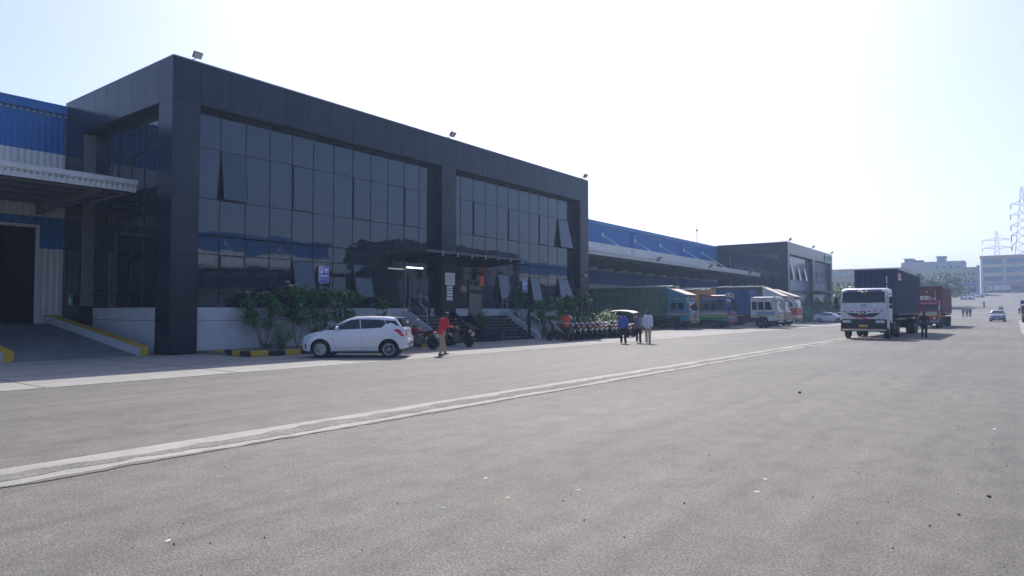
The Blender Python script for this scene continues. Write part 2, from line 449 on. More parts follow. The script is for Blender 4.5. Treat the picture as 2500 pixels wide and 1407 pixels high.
def facade_window(root, X, ya, yb, zs, sash=None, open_=0.0, left_bar=True):
    """a vertical strip of three panes with its aluminium frame; sash = index of the opening pane"""
    mb = MB(m_glass)
    for i in range(len(zs)-1):
        pane(mb, X, ya+.02, yb-.02, zs[i+1]+.02, zs[i]-.02)
    w = mb.build('window', root)
    fb = MB(m_mull)
    fb.box(X+.005, X+.030, ya-.018, ya+.018, zs[-1], zs[0])
    for z in zs: fb.box(X+.005, X+.026, ya+.018, yb-.018, z-.016, z+.016)
    fb.build('frame', w)
    if sash is not None:
        za, zb = zs[sash+1]+.05, zs[sash]-.05; a, b = ya+.06, yb-.06
        MB(m_dark).box(X-.02, X+.016, ya+.03, yb-.03, zs[sash+1]+.03, zs[sash]-.03).build('painted_gap', w)  # solid dark panel painted as the unlit gap behind the sash
        sb = MB(m_glass); pane(sb, X+.045, a, b, za, zb, tilt=open_, jit=.0005)
        sb.mat(m_mull_l if open_ else m_mull)
        def bar(y0, y1, z0, z1):
            def q(y, z, o): return (X+.035+o+open_*(zb-z), y, z)
            v = [q(y0,z0,0),q(y1,z0,0),q(y1,z1,0),q(y0,z1,0),q(y0,z0,.04),q(y1,z0,.04),q(y1,z1,.04),q(y0,z1,.04)]
            sb.add(v, [(0,3,2,1),(4,5,6,7),(0,1,5,4),(1,2,6,5),(2,3,7,6),(3,0,4,7)])
        t = .035
        bar(a-t, a, za-t, zb+t); bar(b, b+t, za-t, zb+t); bar(a, b, za-t, za); bar(a, b, zb, zb+t)
        sb.build('sash', w)
    return w

def handrail(root, pts, posts, name='handrail'):
    mb = MB(m_steel)
    mb.tube(pts, .025, 8)
    for k in (.28, .55, .8):
        mb.tube([(p[0],p[1],p[2]-k) for p in pts], .009, 6)
    for p in posts: mb.tube([(p[0],p[1],p[2]), (p[0],p[1],p[3])], .022, 8)
    return mb.build(name, root, auto=AUTO)

def office(Y0, Y1, label, mids, cols1, cols2, up1, up2, lo1, lo2, stair=True):
    X = -25.7; XB = -36.0; XG = X-0.6
    root = thing('office_building', label, 'building', (X, Y0, 0), world=True)
    a1, b1 = Y0+1.1, mids[0]; a2, b2 = mids[1], Y1-1.2
    # core behind the slabs
    mb = MB(m_core)
    g = .032
    mb.box(X-g-.02, X-1.2, Y0+g, a1-.005, .0, ZH)          # corner column
    mb.box(X-g-.02, X-1.2, b1+.005+g, a2-.005-g, .0, ZH)
    mb.box(X-g-.02, X-1.2, b2+.005+g, Y1-.005, .0, ZH)
    mb.box(X-g-.02, X-1.3, Y0+g, Y1-.005, ZH+.01, ZT-.03)
    mb.box(X-1.3, XB, Y0+g, Y0+1.15, ZH+.01, ZT-.03)
    mb.box(-34.0-g, XB, Y0+g, Y0+1.2, 0, ZH)
    mb.box(XG-.3, XB, Y0+.92, Y1-.05, 0, ZT-.4)
    mb.build('wall', root)
    # slabs
    mb = MB(m_clad); zc = [0.0, 1.33, 2.33, 3.93, 4.82, 6.2, 8.4, ZH]
    hy = [Y0] + span(a1, b1, 1.22) + span(mids[1], b2, 1.22) + [Y1]
    panels_x(mb, X, hy, [ZH, ZT])
    panels_x(mb, X, [Y0, a1], zc); panels_x(mb, X, [b1, mids[1]], zc); panels_x(mb, X, [b2, Y1], zc)
    hx = [XB] + [-34.0] + span(-34.0, -26.8, 1.2)[1:] + [X-.031]
    panels_y(mb, Y0, hx, [ZH, ZT]); panels_y(mb, Y0, [-26.8, X-.031], zc); panels_y(mb, Y0, [XB, -34.0], zc)
    # returns inside the bays
    for y, s in ((a1, 1), (mids[1], 1), (b1, -1), (b2, -1)):
        for c, d in zip(zc, zc[1:]): mb.box(XG+.06, X-.04, y-s*.03, y, c+.006, d-.006)
    mb.build('cladding', root)
    mb = MB(m_soff)
    mb.box(XG-.1, X-.035, a1, b1, ZH-.012, ZH+.008); mb.box(XG-.1, X-.035, mids[1], b2, ZH-.012, ZH+.008)
    mb.box(-34.0, -26.8, Y0+.035, Y0+.7, ZH-.012, ZH+.008)
    mb.build('soffit', root)
    mb = MB(m_roofm); mb.box(XB, X+.02, Y0-.02, Y1+.01, ZT, ZT+.04); mb.build('coping', root)
    # louvred return at the far end of the side bay
    mb = MB(m_louv)
    for k in range(int((ZH-1.9)/.11)):
        z = 1.9+k*.11
        mb.prism([(-34.0, z), (-33.95, z+.02), (-34.0, z+.10)], 'y', Y0+.05, Y0+.585)
    mb.build('louvre', root)
    # side bay glass
    yg = Y0+.6
    xs = span(-34.0, -26.8, 1.2)
    for xa, xb in zip(xs, xs[1:]):
        gb = MB(m_glass)
        for za, zb in zip(ZROW, ZROW[1:]):
            j1 = rnd.uniform(-1,1)*.0015; 
            gb.add([(xa+.02,yg,zb+.02),(xb-.02,yg+j1,zb+.02),(xb-.02,yg+j1,za-.02),(xa+.02,yg,za-.02),
                    (xa+.02,yg-.01,zb+.02),(xb-.02,yg-.01+j1,zb+.02),(xb-.02,yg-.01+j1,za-.02),(xa+.02,yg-.01,za-.02)],
                   [(0,3,2,1),(4,5,6,7),(0,1,5,4),(1,2,6,5),(2,3,7,6),(3,0,4,7)])
        wv = gb.build('window', root)
        fb = MB(m_mull); fb.box(xa-.025, xa+.025, yg-.05, yg-.012, ZROW[-1], ZH-.012)
        for z in ZROW[1:]: fb.box(xa+.026, xb-.026, yg-.045, yg-.012, z-.022, z+.022)
        fb.build('frame', wv)
    # plinth
    mb = MB(m_plinth)
    mb.box(XG-.28, XG+.03, a1, b1, 0, 1.83); mb.box(XG-.28, XG+.03, mids[1], b2, 0, 1.83)
    mb.box(-34.0, -26.81, Y0+.57, Y0+.9, 0, 1.83)
    mb.build('plinth', root)
    mb = MB(m_joint)
    mb.box(XG+.02, XG+.034, a1, b1, 1.28, 1.30); mb.box(XG+.02, XG+.034, mids[1], b2, 1.28, 1.30); mb.box(-34.0,-26.82,Y0+.565,Y0+.58,1.28,1.30)
    mb.build('plinth_joint', root)
    # facade glass
    for cols, up, lo in ((cols1, up1, lo1), (cols2, up2, lo2)):
        for i, (ya, yb) in enumerate(zip(cols, cols[1:])):
            facade_window(root, XG, ya, yb, ZROW[0:4], 1 if i in up else None, up.get(i, 0) if isinstance(up, dict) else 0)
            facade_window(root, XG, ya, yb, ZROW[3:7], 1 if i in lo else None, lo.get(i, 0) if isinstance(lo, dict) else 0)
    return root

# facade columns of the near office, read from the mullions
def yx(px, X):
    u = (px-1250)/1640; dx = -.6+.8*u; dy = .8+.6*u; return X/dx*dy
mx1 = [532.6,596,655,710,762,812,858.5,903,945,984.5,1021.7]
mx2 = [1123.7,1154,1184,1213,1240,1266.5,1291.5,1315.6,1338,1360.6]
cols1 = [13.7]+[yx(p,-26.3) for p in mx1]+[27.7]
cols2 = [28.9]+[yx(p,-26.3) for p in mx2]+[42.7]
OFF1 = office(12.6, 43.9, 'near dark office block with mirrored glass front and granite clad columns', (27.7, 28.9), cols1, cols2,
    {1:.12, 4:0, 7:0, 10:0}, {2:0, 5:0, 8:0, 10:.12}, {1:0, 4:.20, 7:.20}, {4:.20, 7:.20, 10:.20})
o2 = 99.3
c1 = span(o2+1.1, o2+14.6, 1.22); c2 = span(o2+15.6, o2+27.6, 1.22)
OFF2 = office(99.3, 128.1, 'far dark office block with white sheen and green emblem on its header', (o2+14.6, o2+15.6), c1, c2,
    {2:.2,5:.2,8:.2}, {3:0,6:0}, {2:0,5:.15}, {3:.15})

m_blind_sky = glass_mat('glass_blinds_and_sky', (.16,.19,.22), .06, .05)  # lighter pane colours stand for blinds and for missing sky reflections
g_ = m_blind_sky.node_tree; nn = g_.nodes.new('ShaderNodeNewGeometry'); rr = g_.nodes.new('ShaderNodeValToRGB')
rr.color_ramp.elements[0].color = (.05,.06,.075,1); rr.color_ramp.elements[1].color = (.26,.30,.33,1)
g_.links.new(nn.outputs['Random Per Island'], rr.inputs[0]); g_.links.new(rr.outputs[0], g_.nodes['Principled BSDF'].inputs['Base Color'])
for ch in OFF2.children:
    if ch.name.startswith('window') and abs(ch.data.vertices[0].co.x+.6) < .1: ch.data.materials[0] = m_blind_sky
# entrance canopies, doors, stairs
def entrance(root, yc, X=-23.3, XG=-26.3, full=True):
    # yc: centre of the planter; stairs on both sides
    mb = MB(m_mull); Xf = X-.2; z = 4.68
    mb.box(XG+.02, Xf, yc-5.1, yc+3.2, z, z+.05)
    mb.mat(m_mull_l); mb.box(Xf, Xf+.05, yc-5.1, yc+3.2, z-.02, z+.10); mb.box(XG+.05, Xf, yc-5.15, yc-5.1, z-.02, z+.10); mb.box(XG+.05, Xf, yc+3.2, yc+3.25, z-.02, z+.10)
    mb.mat(m_mull)
    for k in range(8):
        y = yc-4.9+k*1.13; mb.prism([(XG+.05, z), (XG+.05, z-.35), (Xf-.1, z-.08), (Xf-.1, z)], 'y', y, y+.04)
    mb.mat(m_steel)
    for k in range(7): mb.box(Xf+.05, Xf+.09, yc-4.0+k*1.15, yc-3.94+k*1.15, z-.16, z+.04)
    mb.build('entrance_canopy', root)
    # landing and steps
    L0, L1 = yc-4.0, yc+4.4; zl = 1.4
    P0, P1 = yc-.75, yc+.75
    mb = MB(m_step)
    mb.box(XG+.04, -25.6, L0, L1, 0, zl)
    n = 8; run = 2.3/n
    for (a, b) in ((L0, P0), (P1, L1)):
        for k in range(n-1):
            zz = zl-(k+1)*zl/n; x0 = -25.6+k*run
            mb.mat(m_step); mb.box(x0, x0+run-.003, a, b, 0, zz-.03)
            mb.mat(m_step_edge); mb.box(x0, x0+run+.02, a, b, zz-.03, zz)
    mb.build('staircase', root)
    # planter between the flights
    mb = MB(m_clad)
    prof = [(-25.6,0),(X,0),(X,.62),(X-.95,.66),(-25.6,1.62)]
    for a, b in ((P0, P0+.18), (P1-.18, P1)): mb.prism(prof, 'y', a, b)
    mb.box(X-.18, X, P0+.18, P1-.18, 0, .64)
    mb.mat(m_dirt); mb.prism([(-25.6,0),(X-.19,0),(X-.19,.50),(X-.9,.50),(-25.6,1.05)], 'y', P0+.181, P1-.181)
    mb.build('planter_box', root)
    # white stringers outside the flights
    for a, b in ((L0-.16, L0), (L1, L1+.16)):
        mb = MB(m_plinth); mb.prism([(XG+.04,0),(X+.1,0),(X+.1,.28),(-25.6,1.62),(XG+.04,1.62)], 'y', a, b)
        mb.build('stringer', root)
    for y in (L0-.08, L1+.08):
        pts = [(XG+.15,y,2.45),(-25.6,y,2.45),(X+.1,y,1.12)]
        posts = [(XG+.2,y,1.62,2.45),(-25.7,y,1.6,2.45),(-24.4,y,.95,1.80),(X+.05,y,.3,1.15)]
        handrail(root, pts, posts)
    # doors
    m_door = M('door_frame_bronze', (.16,.12,.085), .4, metal=.6)
    m_film = M('frosted_door_film', (.17,.17,.145), .45, var=.25, vs=5)
    d = MB(m_door); y0, y1 = yc+1.35, yc+2.6; x = XG+.05
    d.box(x, x+.06, y0, y0+.07, zl, 3.55); d.box(x, x+.06, y1-.07, y1, zl, 3.55); d.box(x, x+.06, y0+.07, y1-.07, 3.48, 3.55); d.box(x,x+.06,y0+.07,y1-.07,zl,zl+.09)
    dr = d.build('door', root)
    p = MB(m_film); p.box(x+.01, x+.02, y0+.07, y1-.07, zl+.09, 2.72); p.box(x+.01,x+.02,y0+.07,y1-.07,2.98,3.25)
    p.mat(m_glass); p.box(x+.01, x+.018, y0+.07, y1-.07, 2.72, 2.98); p.box(x+.01, x+.018, y0+.07, y1-.07, 3.25, 3.48)
    p.build('pane', dr)
    d = MB(m_glass); y0, y1 = yc-3.6, yc-2.0
    d.box(x, x+.02, y0, y1, zl+.05, 3.6); d.mat(m_mull_l)
    for y in (y0, (y0+y1)/2, y1): d.box(x, x+.05, y-.025, y+.025, zl, 3.62)
    dr = d.build('door', root)
    h = MB(m_steel)
    for s in (-.09, .09): h.tube([(x+.08, (y0+y1)/2+s, 2.1), (x+.08, (y0+y1)/2+s, 2.65)], .016, 6)
    h.build('handle', dr)
entrance(OFF1, 29.3)
entrance(OFF2, o2+15.6)

# ---------------------------------------------------------------- warehouses
def corr_x(mb, X, y0, y1, z0, z1, sgn=1, pitch=.26, dep=.04):
    """trapezoid sheeting on plane x=X facing sgn"""
    y = y0; pr = []
    while y < y1-1e-6:
        for t, o in ((0,0),(.42,0),(.52,dep),(.90,dep)):
            yy = y+t*pitch
            if yy < y1: pr.append((yy, o))
        y += pitch
    pr.append((y1, 0))
    v = [(X+sgn*o, y, z0) for y, o in pr]+[(X+sgn*o, y, z1) for y, o in pr]; n = len(pr)
    mb.add(v, [(i, i+1, n+i+1, n+i) if sgn > 0 else (i, n+i, n+i+1, i+1) for i in range(n-1)])

def warehouse(y0, y1, X, sgn, label, door=None, rods=(), pipes=(), canopy=None, canopy_y=None, windows=None):
    root = thing('warehouse', label, 'warehouse', (X, y0, 0), world=True)
    def spans(za, zb):
        if door and za < door[2] and zb > 0: return [(y0, door[0]), (door[1], y1)]
        return [(y0, y1)]
    bands = [(0, 4.57, m_white), (4.57, 5.5, m_blue), (5.5, 6.03, m_blue), (6.03, 9.05, m_white), (9.05, 10.95, m_blue)]
    mb = MB(m_white)
    for za, zb, m in bands:
        mb.mat(m)
        for a, b in spans(za, zb-.01): corr_x(mb, X, a, b, za, zb, sgn)
    wl = mb.build('wall', root, fix=False)
    mb = MB(m_core); d = 30
    mb.box(X-sgn*.05, X-sgn*.12, y0, door[0] if door else y1, 0, 10.9)
    if door: mb.box(X-sgn*.05, X-sgn*.12, door[1], y1, 0, 10.9); mb.box(X-sgn*.05, X-sgn*.12, door[0], door[1], door[2], 10.9)
    mb.build('inner_wall', root)
    mb = MB(m_roofm); mb.prism([(X+sgn*.02, 10.9), (X-sgn*d, 13.0), (X-sgn*d, 12.9), (X+sgn*.02, 10.8)], 'y', y0, y1); 
    mb.mat(m_white); mb.prism([(X-sgn*.13,0),(X-sgn*d,0),(X-sgn*d,12.88),(X-sgn*.13,10.75)],'y',y0,y0+.1); mb.prism([(X-sgn*.13,0),(X-sgn*d,0),(X-sgn*d,12.88),(X-sgn*.13,10.75)],'y',y1-.1,y1)
    mb.build('roof', root)
    mb = MB(m_blue); mb.box(X, X+sgn*.24, y0, y1, 10.93, 11.30); mb.mat(m_blue).box(X, X+sgn*.28, y0, y1, 11.30, 11.33); mb.build('gutter', root)
    # canopy
    ca, cb = canopy_y or (y0, y1); Xf = X+sgn*7.0
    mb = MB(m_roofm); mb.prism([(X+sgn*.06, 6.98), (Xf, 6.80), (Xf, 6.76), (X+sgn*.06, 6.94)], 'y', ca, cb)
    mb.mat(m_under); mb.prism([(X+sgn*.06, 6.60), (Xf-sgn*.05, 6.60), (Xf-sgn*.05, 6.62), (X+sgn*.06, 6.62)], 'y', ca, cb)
    mb.mat(m_beam)
    y = ca+1.0
    while y < cb-.3:
        mb.prism([(X+sgn*.06, 6.1), (X+sgn*.06, 6.595), (Xf-sgn*.3, 6.595), (Xf-sgn*.3, 6.45)], 'y', y, y+.12); y += 3.6
    for k in range(5): mb.box(X+sgn*(1.0+k*1.35), X+sgn*(1.07+k*1.35), ca, cb, 6.52, 6.598)
    mb.mat(m_wgut); corr_x(mb, Xf, ca, cb, 6.56, 6.86, sgn, .2, .025)
    mb.box(Xf-sgn*.02, Xf+sgn*.10, ca, cb, 6.86, 7.06); mb.box(Xf-sgn*.03, Xf-.0, ca, ca+.03, 6.58, 7.0); mb.box(X+sgn*.1, Xf-sgn*.03, cb-.03, cb, 6.58, 7.0); mb.box(X+sgn*.1, Xf-sgn*.03, ca, ca+.03, 6.58, 7.0)
    mb.build('canopy', root)
    for y in rods:
        t = MB(m_wgut); t.tube([(X+sgn*.05, y, 9.95), (X+sgn*4.6, y, 6.98)], .055, 6); t.box(X+.0, X+sgn*.14, y-.16, y+.16, 9.75, 10.15)
        t.build('tie_rod', root)
    for y in pipes:
        t = MB(m_blue); t.tube([(X+sgn*.16, y, 11.0), (X+sgn*.16, y, 9.06)], .07, 8); t.mat(m_white); t.tube([(X+sgn*.16, y, 9.06), (X+sgn*.16, y, 7.0)], .07, 8)
        t.mat(m_blue).tube([(X+sgn*.16, y, 6.5), (X+sgn*.16, y, 4.5)], .07, 8)
        t.build('downpipe', root, auto=AUTO)
    if door:
        a, b, zt, zb = door
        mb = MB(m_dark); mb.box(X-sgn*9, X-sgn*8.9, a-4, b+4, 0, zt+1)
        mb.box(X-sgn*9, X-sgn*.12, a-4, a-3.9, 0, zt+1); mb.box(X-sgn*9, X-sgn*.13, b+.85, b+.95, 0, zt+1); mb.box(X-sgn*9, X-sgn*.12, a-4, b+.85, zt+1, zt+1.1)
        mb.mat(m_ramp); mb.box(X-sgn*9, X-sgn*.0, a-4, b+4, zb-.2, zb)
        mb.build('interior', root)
        fm = MB(m_wgut); fm.box(X-.02, X+sgn*.08, b, b+.14, 0, zt+.14); fm.box(X-.02, X+sgn*.08, a-.14, a, 0, zt+.14); fm.box(X-.02, X+sgn*.08, a, b, zt, zt+.14)
        fm.build('door_frame', root)
    if windows:
        for (a, b, za, zb) in windows:
            m = MB(M('white_lit_pane', (.80,.82,.82), .4)); m.box(X+sgn*.05, X+sgn*.06, a, b, za, zb)  # opaque white colour stands for light showing through the pane
            q = m.build('window', root); f = MB(m_mull); t=.04
            for bx in ((a-t,a,za-t,zb+t),(b,b+t,za-t,zb+t),(a,b,za-t,za),(a,b,zb,zb+t)): f.box(X+sgn*.045, X+sgn*.075, *bx)
            f.build('frame', q)
    return root
WH1 = warehouse(-40, 12.58, -35.9, 1, 'blue and white warehouse at the left edge with open dark loading door', door=(7.4, 11.45, 5.5, 1.1), canopy_y=(-40, 12.75), pipes=(3.5,))
WH2 = warehouse(43.95, 99.25, -35.9, 1, 'blue and white warehouse between the two dark office blocks', rods=(56.5, 64.2, 71.9, 79.0, 86.4, 93.4),
    pipes=(71.2, 85.9), canopy_y=(44.0, 97.0), windows=[(67.0,67.42,4.0,4.6),(67.6,68.02,4.0,4.6),(68.2,68.62,4.0,4.6)])
WH3 = warehouse(-70, 60.5, 25.0, -1, 'blue and white warehouse across the yard, seen mirrored in the glass', rods=[-50+7.3*k for k in range(15)], canopy_y=(-68, 60))
WH4 = warehouse(96, 175, 25.0, -1, 'second warehouse across the yard beyond the opposite office', canopy_y=(97, 170))
OFF3 = copy_tree(OFF2); relabel(OFF3, 'dark office block across the yard, seen only mirrored in the glass', loc=(14.8, 92.0, 0), rz=math.pi)

# loading ramp and its kerbs (left)
mb = MB(m_ramp); mb.prism([(-35.95,0),(-26.4,0),(-26.4,.006),(-35.0,1.1),(-35.95,1.1)], 'y', 7.8, 11.8)
struct(mb.build('ramp'))
for y, lab in ((11.8, 'yellow topped ramp kerb beside the white plinth'), (7.55, 'yellow topped ramp kerb at the left edge of the frame')):
    r = thing('ramp_kerb', lab, 'kerb', (-26.2, y, 0), group='kerbs along the loading ramp', world=True)
    mb = MB(m_plinth); mb.prism([(-35.8,0),(-26.2,0),(-26.2,.32),(-34.9,1.42),(-35.8,1.42)], 'y', y, y+.25); mb.build('kerb_wall', r)
    mb = MB(m_yel); mb.prism([(-35.8,1.421),(-34.9,1.421),(-26.2,.321),(-26.17,.02),(-26.17,.36),(-34.9,1.50),(-35.8,1.50)], 'y', y-.02, y+.27); mb.build('painted_top', r)
# yellow and black kerb blocks round the planting beds
def kerb_run(pts, start=0, lab=''):
    k = start; root = thing('planting_kerb', lab, 'kerb', (*pts[0], 0), world=True)
    for (xa,ya), (xb,yb) in zip(pts, pts[1:]):
        L = math.hypot(xb-xa, yb-ya); n = max(1, round(L/.62)); dx, dy = (xb-xa)/L, (yb-ya)/L; an = math.atan2(dy, dx)
        for i in range(n):
            s = (i+.5)*L/n
            mb = MB(m_yel if k%2==0 else m_blk)
            mb.T = Matrix.Translation((xa+dx*s, ya+dy*s, 0)) @ Matrix.Rotation(an, 4, 'Z')
            mb.bbox(-L/n/2+.004, L/n/2-.004, -.1, .1, 0, .2, .02)
            mb.build('kerb_block', root); k += 1
    return root
kerb_run([(-24.9,14.15),(-22.5,14.0),(-22.3,16.0),(-22.3,25.0)], 0, 'yellow and black painted kerb round the frangipani bed behind the white car')
kerb_run([(-22.6,34.2),(-22.4,42.0),(-22.6,46.5)], 1, 'yellow and black painted kerb behind the row of motorbikes')
mb = MB(m_dirt); mb.box(-26.25,-22.4,14.0,25.1,0,.10); mb.box(-26.25,-22.5,34.0,46.4,0,.10); struct(mb.build('planting_soil'))

# ---------------------------------------------------------------- far buildings beyond the yard
m_yb = M('cream_painted_wall', (.46,.42,.33), .8, var=.08, vs=.3)
m_yb2 = M('pale_concrete_wall', (.36,.36,.37), .85, var=.15, vs=.4)
m_yb3 = M('green_grey_wall', (.34,.38,.32), .85, var=.12, vs=.4)
m_fwin = M('far_window_glass', (.04,.06,.08), .15)
m_fblue = M('blue_film_glass', (.06,.13,.22), .2)
def block(root, name, x0, x1, y0, y1, z0, z1, m): return MB(m).box(x0,x1,y0,y1,z0,z1).build(name, root)
def grid_windows(root, Y, x0, x1, n, rows, m, hfrac=.6, wfrac=.75, sill=True):
    w = (x1-x0)/n
    for (za, zb) in rows:
        for i in range(n):
            a = x0+w*i+w*(1-wfrac)/2; b = a+w*wfrac
            q = MB(m).box(a, b, Y-.04, Y+.02, za, zb).build('window', root)
            MB(m_yb2).box(a-.1, b+.1, Y-.22, Y-.041, za-.14, za-.02).build('sill', q)
def W(px, Y):
    """world x on the line of sight px at depth row Y"""
    u = (px-1250)/1640; dx = -.6+.8*u; dy = .8+.6*u; return Y/dy*dx
def Zp(px, py, Y):
    u = (px-1250)/1640; t = Y/(.8+.6*u); return CAM_H + (760-py)/1640*t
# cream block, far right on the crest
Y = 352; z0 = 9.2; x0, x1 = W(2396, Y), 34; zt = Zp(2396, 627, Y)
r = thing('cream_block', 'long cream commercial block with three rows of blue windows on the crest', 'building', (x0, Y, z0), world=True)
block(r, 'wall', x0, x1, Y, Y+16, z0-1, zt, m_yb)
H = zt-z0
rows = [(z0+H*.80, z0+H*.925), (z0+H*.565, z0+H*.70), (z0+H*.335, z0+H*.46)]
grid_windows(r, Y, x0+.3, x0+.3+7*8.0, 7, [(a,b) for a,b in rows], m_fblue, wfrac=.86)
block(r, 'parapet', x0-.3, x1, Y-.3, Y+.0, zt-.9, zt+.3, M('parapet_ochre', (.42,.28,.20), .8))
for i in range(7):
    a = x0+1+8*i; q = MB(m_fwin if i%2 else m_fblue).box(a, a+6.4, Y-.05, Y+.02, z0, z0+H*.2).build('shopfront', r)
    MB(M('shop_board_%d'%(i%3), [(.25,.27,.38),(.36,.16,.22),(.05,.18,.40)][i%3], .6)).box(a-.3, a+6.7, Y-.4, Y-.06, z0+H*.215, z0+H*.30).build('signboard', q)
for k in range(3): block(r, 'bracket', x0-1.0, x0-.001, Y+.5, Y+1.0, z0+H*(.30+.23*k), z0+H*(.31+.23*k), m_yb2)
# grey unfinished block with a stair tower
Y = 300; z0 = zg(Y)-.5
r = thing('grey_block', 'hazy grey unfinished block with a stair tower on its roof', 'building', (W(2255,Y), Y, z0), world=True)
def fb(name, pa, pb, pt, Yf, dep, m, pbot=None): 
    return block(r, name, W(pa,Yf), W(pb,Yf), Yf, Yf+dep, z0-3 if pbot is None else Zp(pa,pbot,Yf), Zp((pa+pb)/2, pt, Yf), m)
fb('wall', 2202, 2357, 639, Y+6, 12, m_yb2)
fb('stair_tower', 2289, 2309, 627, Y+8, 8, m_yb2); fb('tower_slab', 2286, 2312, 625.5, Y+7.5, 9, m_yb2, 628)
fb('rooftop_room', 2210, 2231, 633, Y+8, 8, m_yb2); fb('roof_slab', 2208, 2231.5, 631.5, Y+7.5, 9, m_yb2, 634)
fb('water_tank', 2232, 2256, 636, Y+9, 4, M('tank_black', (.08,.09,.10), .5), 640)
fb('lower_wall', 2240, 2357, 655, Y+1.0, 5, m_yb3)
grid_windows(r, Y+1.0, W(2300,Y+1), W(2357,Y+1), 4, [(Zp(2330,672,Y), Zp(2330,667,Y))], m_fwin, wfrac=.4)
grid_windows(r, Y+6.0, W(2280,Y+6), W(2350,Y+6), 4, [(Zp(2330,652,Y), Zp(2330,647,Y))], m_fwin, wfrac=.3)
r = thing('green_block', 'greenish grey block with shops below, left of the bright gap', 'building', (W(2320,Y-8), Y-8, z0), world=True)
Yb = 292
fb('wall', 2321, 2386, 653, Yb, 9, m_yb3)
fb('end_pier', 2386, 2391, 647, Yb-.5, 10, m_yb2)
grid_windows(r, Yb, W(2328,Yb), W(2384,Yb), 5, [(Zp(2350,672,Yb), Zp(2350,667,Yb)), (Zp(2350,690,Yb), Zp(2350,682,Yb))], m_fwin, wfrac=.42)
for a, b, c in ((2322,2350,(.42,.20,.28)), (2352,2384,(.14,.17,.42))):
    MB(M('board_%d'%a, c, .6)).box(W(a,Yb), W(b,Yb), Yb-.4, Yb-.05, Zp(2350,698,Yb), Zp(2350,693,Yb)).build('signboard', r)
MB(m_fwin).box(W(2352,Yb), W(2384,Yb), Yb-.06, Yb-.01, z0, Zp(2350,702,Yb)).build('shopfront', r)
MB(M('awning_pale', (.6,.55,.4), .7)).box(W(2352,Yb), W(2375,Yb), Yb-2.5, Yb-.07, Zp(2350,703,Yb)-.2, Zp(2350,703,Yb)).build('awning', r)
# low cream block behind the white lorry
Y = 200; z0 = 1.2
r = thing('low_block', 'low cream block with open windows right of the far dark office', 'building', (W(2030,Y), Y, z0), world=True)
fb('wall', 2010, 2215, 656, Y, 14, m_yb)
for k, (ya, yb_) in enumerate(((676,664), (702,690))):
    grid_windows(r, Y, W(2012,Y), W(2212,Y), 14, [(Zp(2060,ya,Y), Zp(2060,yb_,Y))], m_fwin if k else M('bright_pane', (.40,.48,.55), .2), wfrac=.7)
r = thing('low_shed', 'low grey shed with a pitched sheet roof beyond the parked saloons', 'building', (W(2030,170), 170, .9), world=True)
MB(m_yb2).box(W(2030,170), W(2075,170), 170, 182, .5, Zp(2050,722,170)).build('wall', r)
MB(m_roofm).prism([(169.3, Zp(2050,722,170)), (176, Zp(2050,713,170)), (182.7, Zp(2050,722,170))], 'x', W(2028,170), W(2077,170)).build('roof', r)
m_steelg = M('galvanised_lattice', (.30,.31,.33), .5, metal=.4)

def pylon(x, y, z0, top, base, label, arms, armw):
    mb = MB(m_steelg); n = 13
    def hw(t): return base*(1-t)**1.25*.5+.35
    for k in range(n):
        t0, t1 = (k/n)**.9, ((k+1)/n)**.9; za, zb = z0+(top-z0)*t0, z0+(top-z0)*t1; a, b = hw(t0), hw(t1)
        cs = [(-1,-1),(1,-1),(1,1),(-1,1)]
        for i in range(4):
            c, d = cs[i], cs[(i+1)%4]
            mb.tube([(x+c[0]*a,y+c[1]*a,za),(x+c[0]*b,y+c[1]*b,zb)], .07, 4, False)
            mb.tube([(x+c[0]*a,y+c[1]*a,za),(x+d[0]*b,y+d[1]*b,zb)], .04, 4, False)
            mb.tube([(x+d[0]*a,y+d[1]*a,za),(x+c[0]*b,y+c[1]*b,zb)], .04, 4, False)
    o = thing('electricity_pylon', label, 'pylon', (x, y, z0), world=True)
    mb.build('tower', o, fix=False)
    for z, wd in zip(arms, armw):
        q = MB(m_steelg); h = hw((z-z0)/(top-z0))
        for s in (-1, 1):
            for dy in (-h, h):
                q.tube([(x+s*h,y+dy,z),(x+s*wd,y,z+.3)], .07, 4, False); q.tube([(x+s*h,y+dy,z+1.3),(x+s*wd,y,z+.3)], .07, 4, False)
            for k in range(1,4):
                f = k/4; q.tube([(x+s*(h+(wd-h)*f),y-h*(1-f),z+.3*f),(x+s*(h+(wd-h)*f),y+h*(1-f),z+1.3-f)], .05, 4, False)
        ar = q.build('cross_arm', o, fix=False)
        q = MB(M('insulator_brown', (.10,.07,.06), .4))
        for s in (-1, 1): q.tube([(x+s*wd,y,z+.3),(x+s*wd,y,z-1.6)], .16, 6)
        q.build('insulator', ar)
    return o
Y = 420; t = Y/(.8+.6*((2437-1250)/1640))
pylon(W(2437,Y), Y, 9.5, Zp(2437,563,Y), 5, 'smaller lattice pylon standing behind the cream block', [Zp(2437,587,Y), Zp(2437,607,Y)], [6.0, 6.0])
Y = 300
pylon(W(2501,Y), Y, 8.0, Zp(2500,455,Y), 7, 'tall lattice pylon cut off by the right edge of the frame', [Zp(2500,y,Y) for y in (498,524,551,575,600)], [3.2,3.3,3.3,3.2,3.1])
# thin mast far behind the warehouse roof
mb = MB(m_steelg); X_, Y_ = W(1703, 150), 150; mb.tube([(X_,Y_,0),(X_,Y_,Zp(1703,548,150))], [.16,.07], 6); mb.lathe([(.0,-.3),(.28,-.2),(.3,.2),(0,.3)], (X_,Y_,Zp(1703,562,150)), n=8)
tag(rebase(mb.build('radio_mast')), 'thin radio mast with a round pod above the warehouse roof', 'mast')

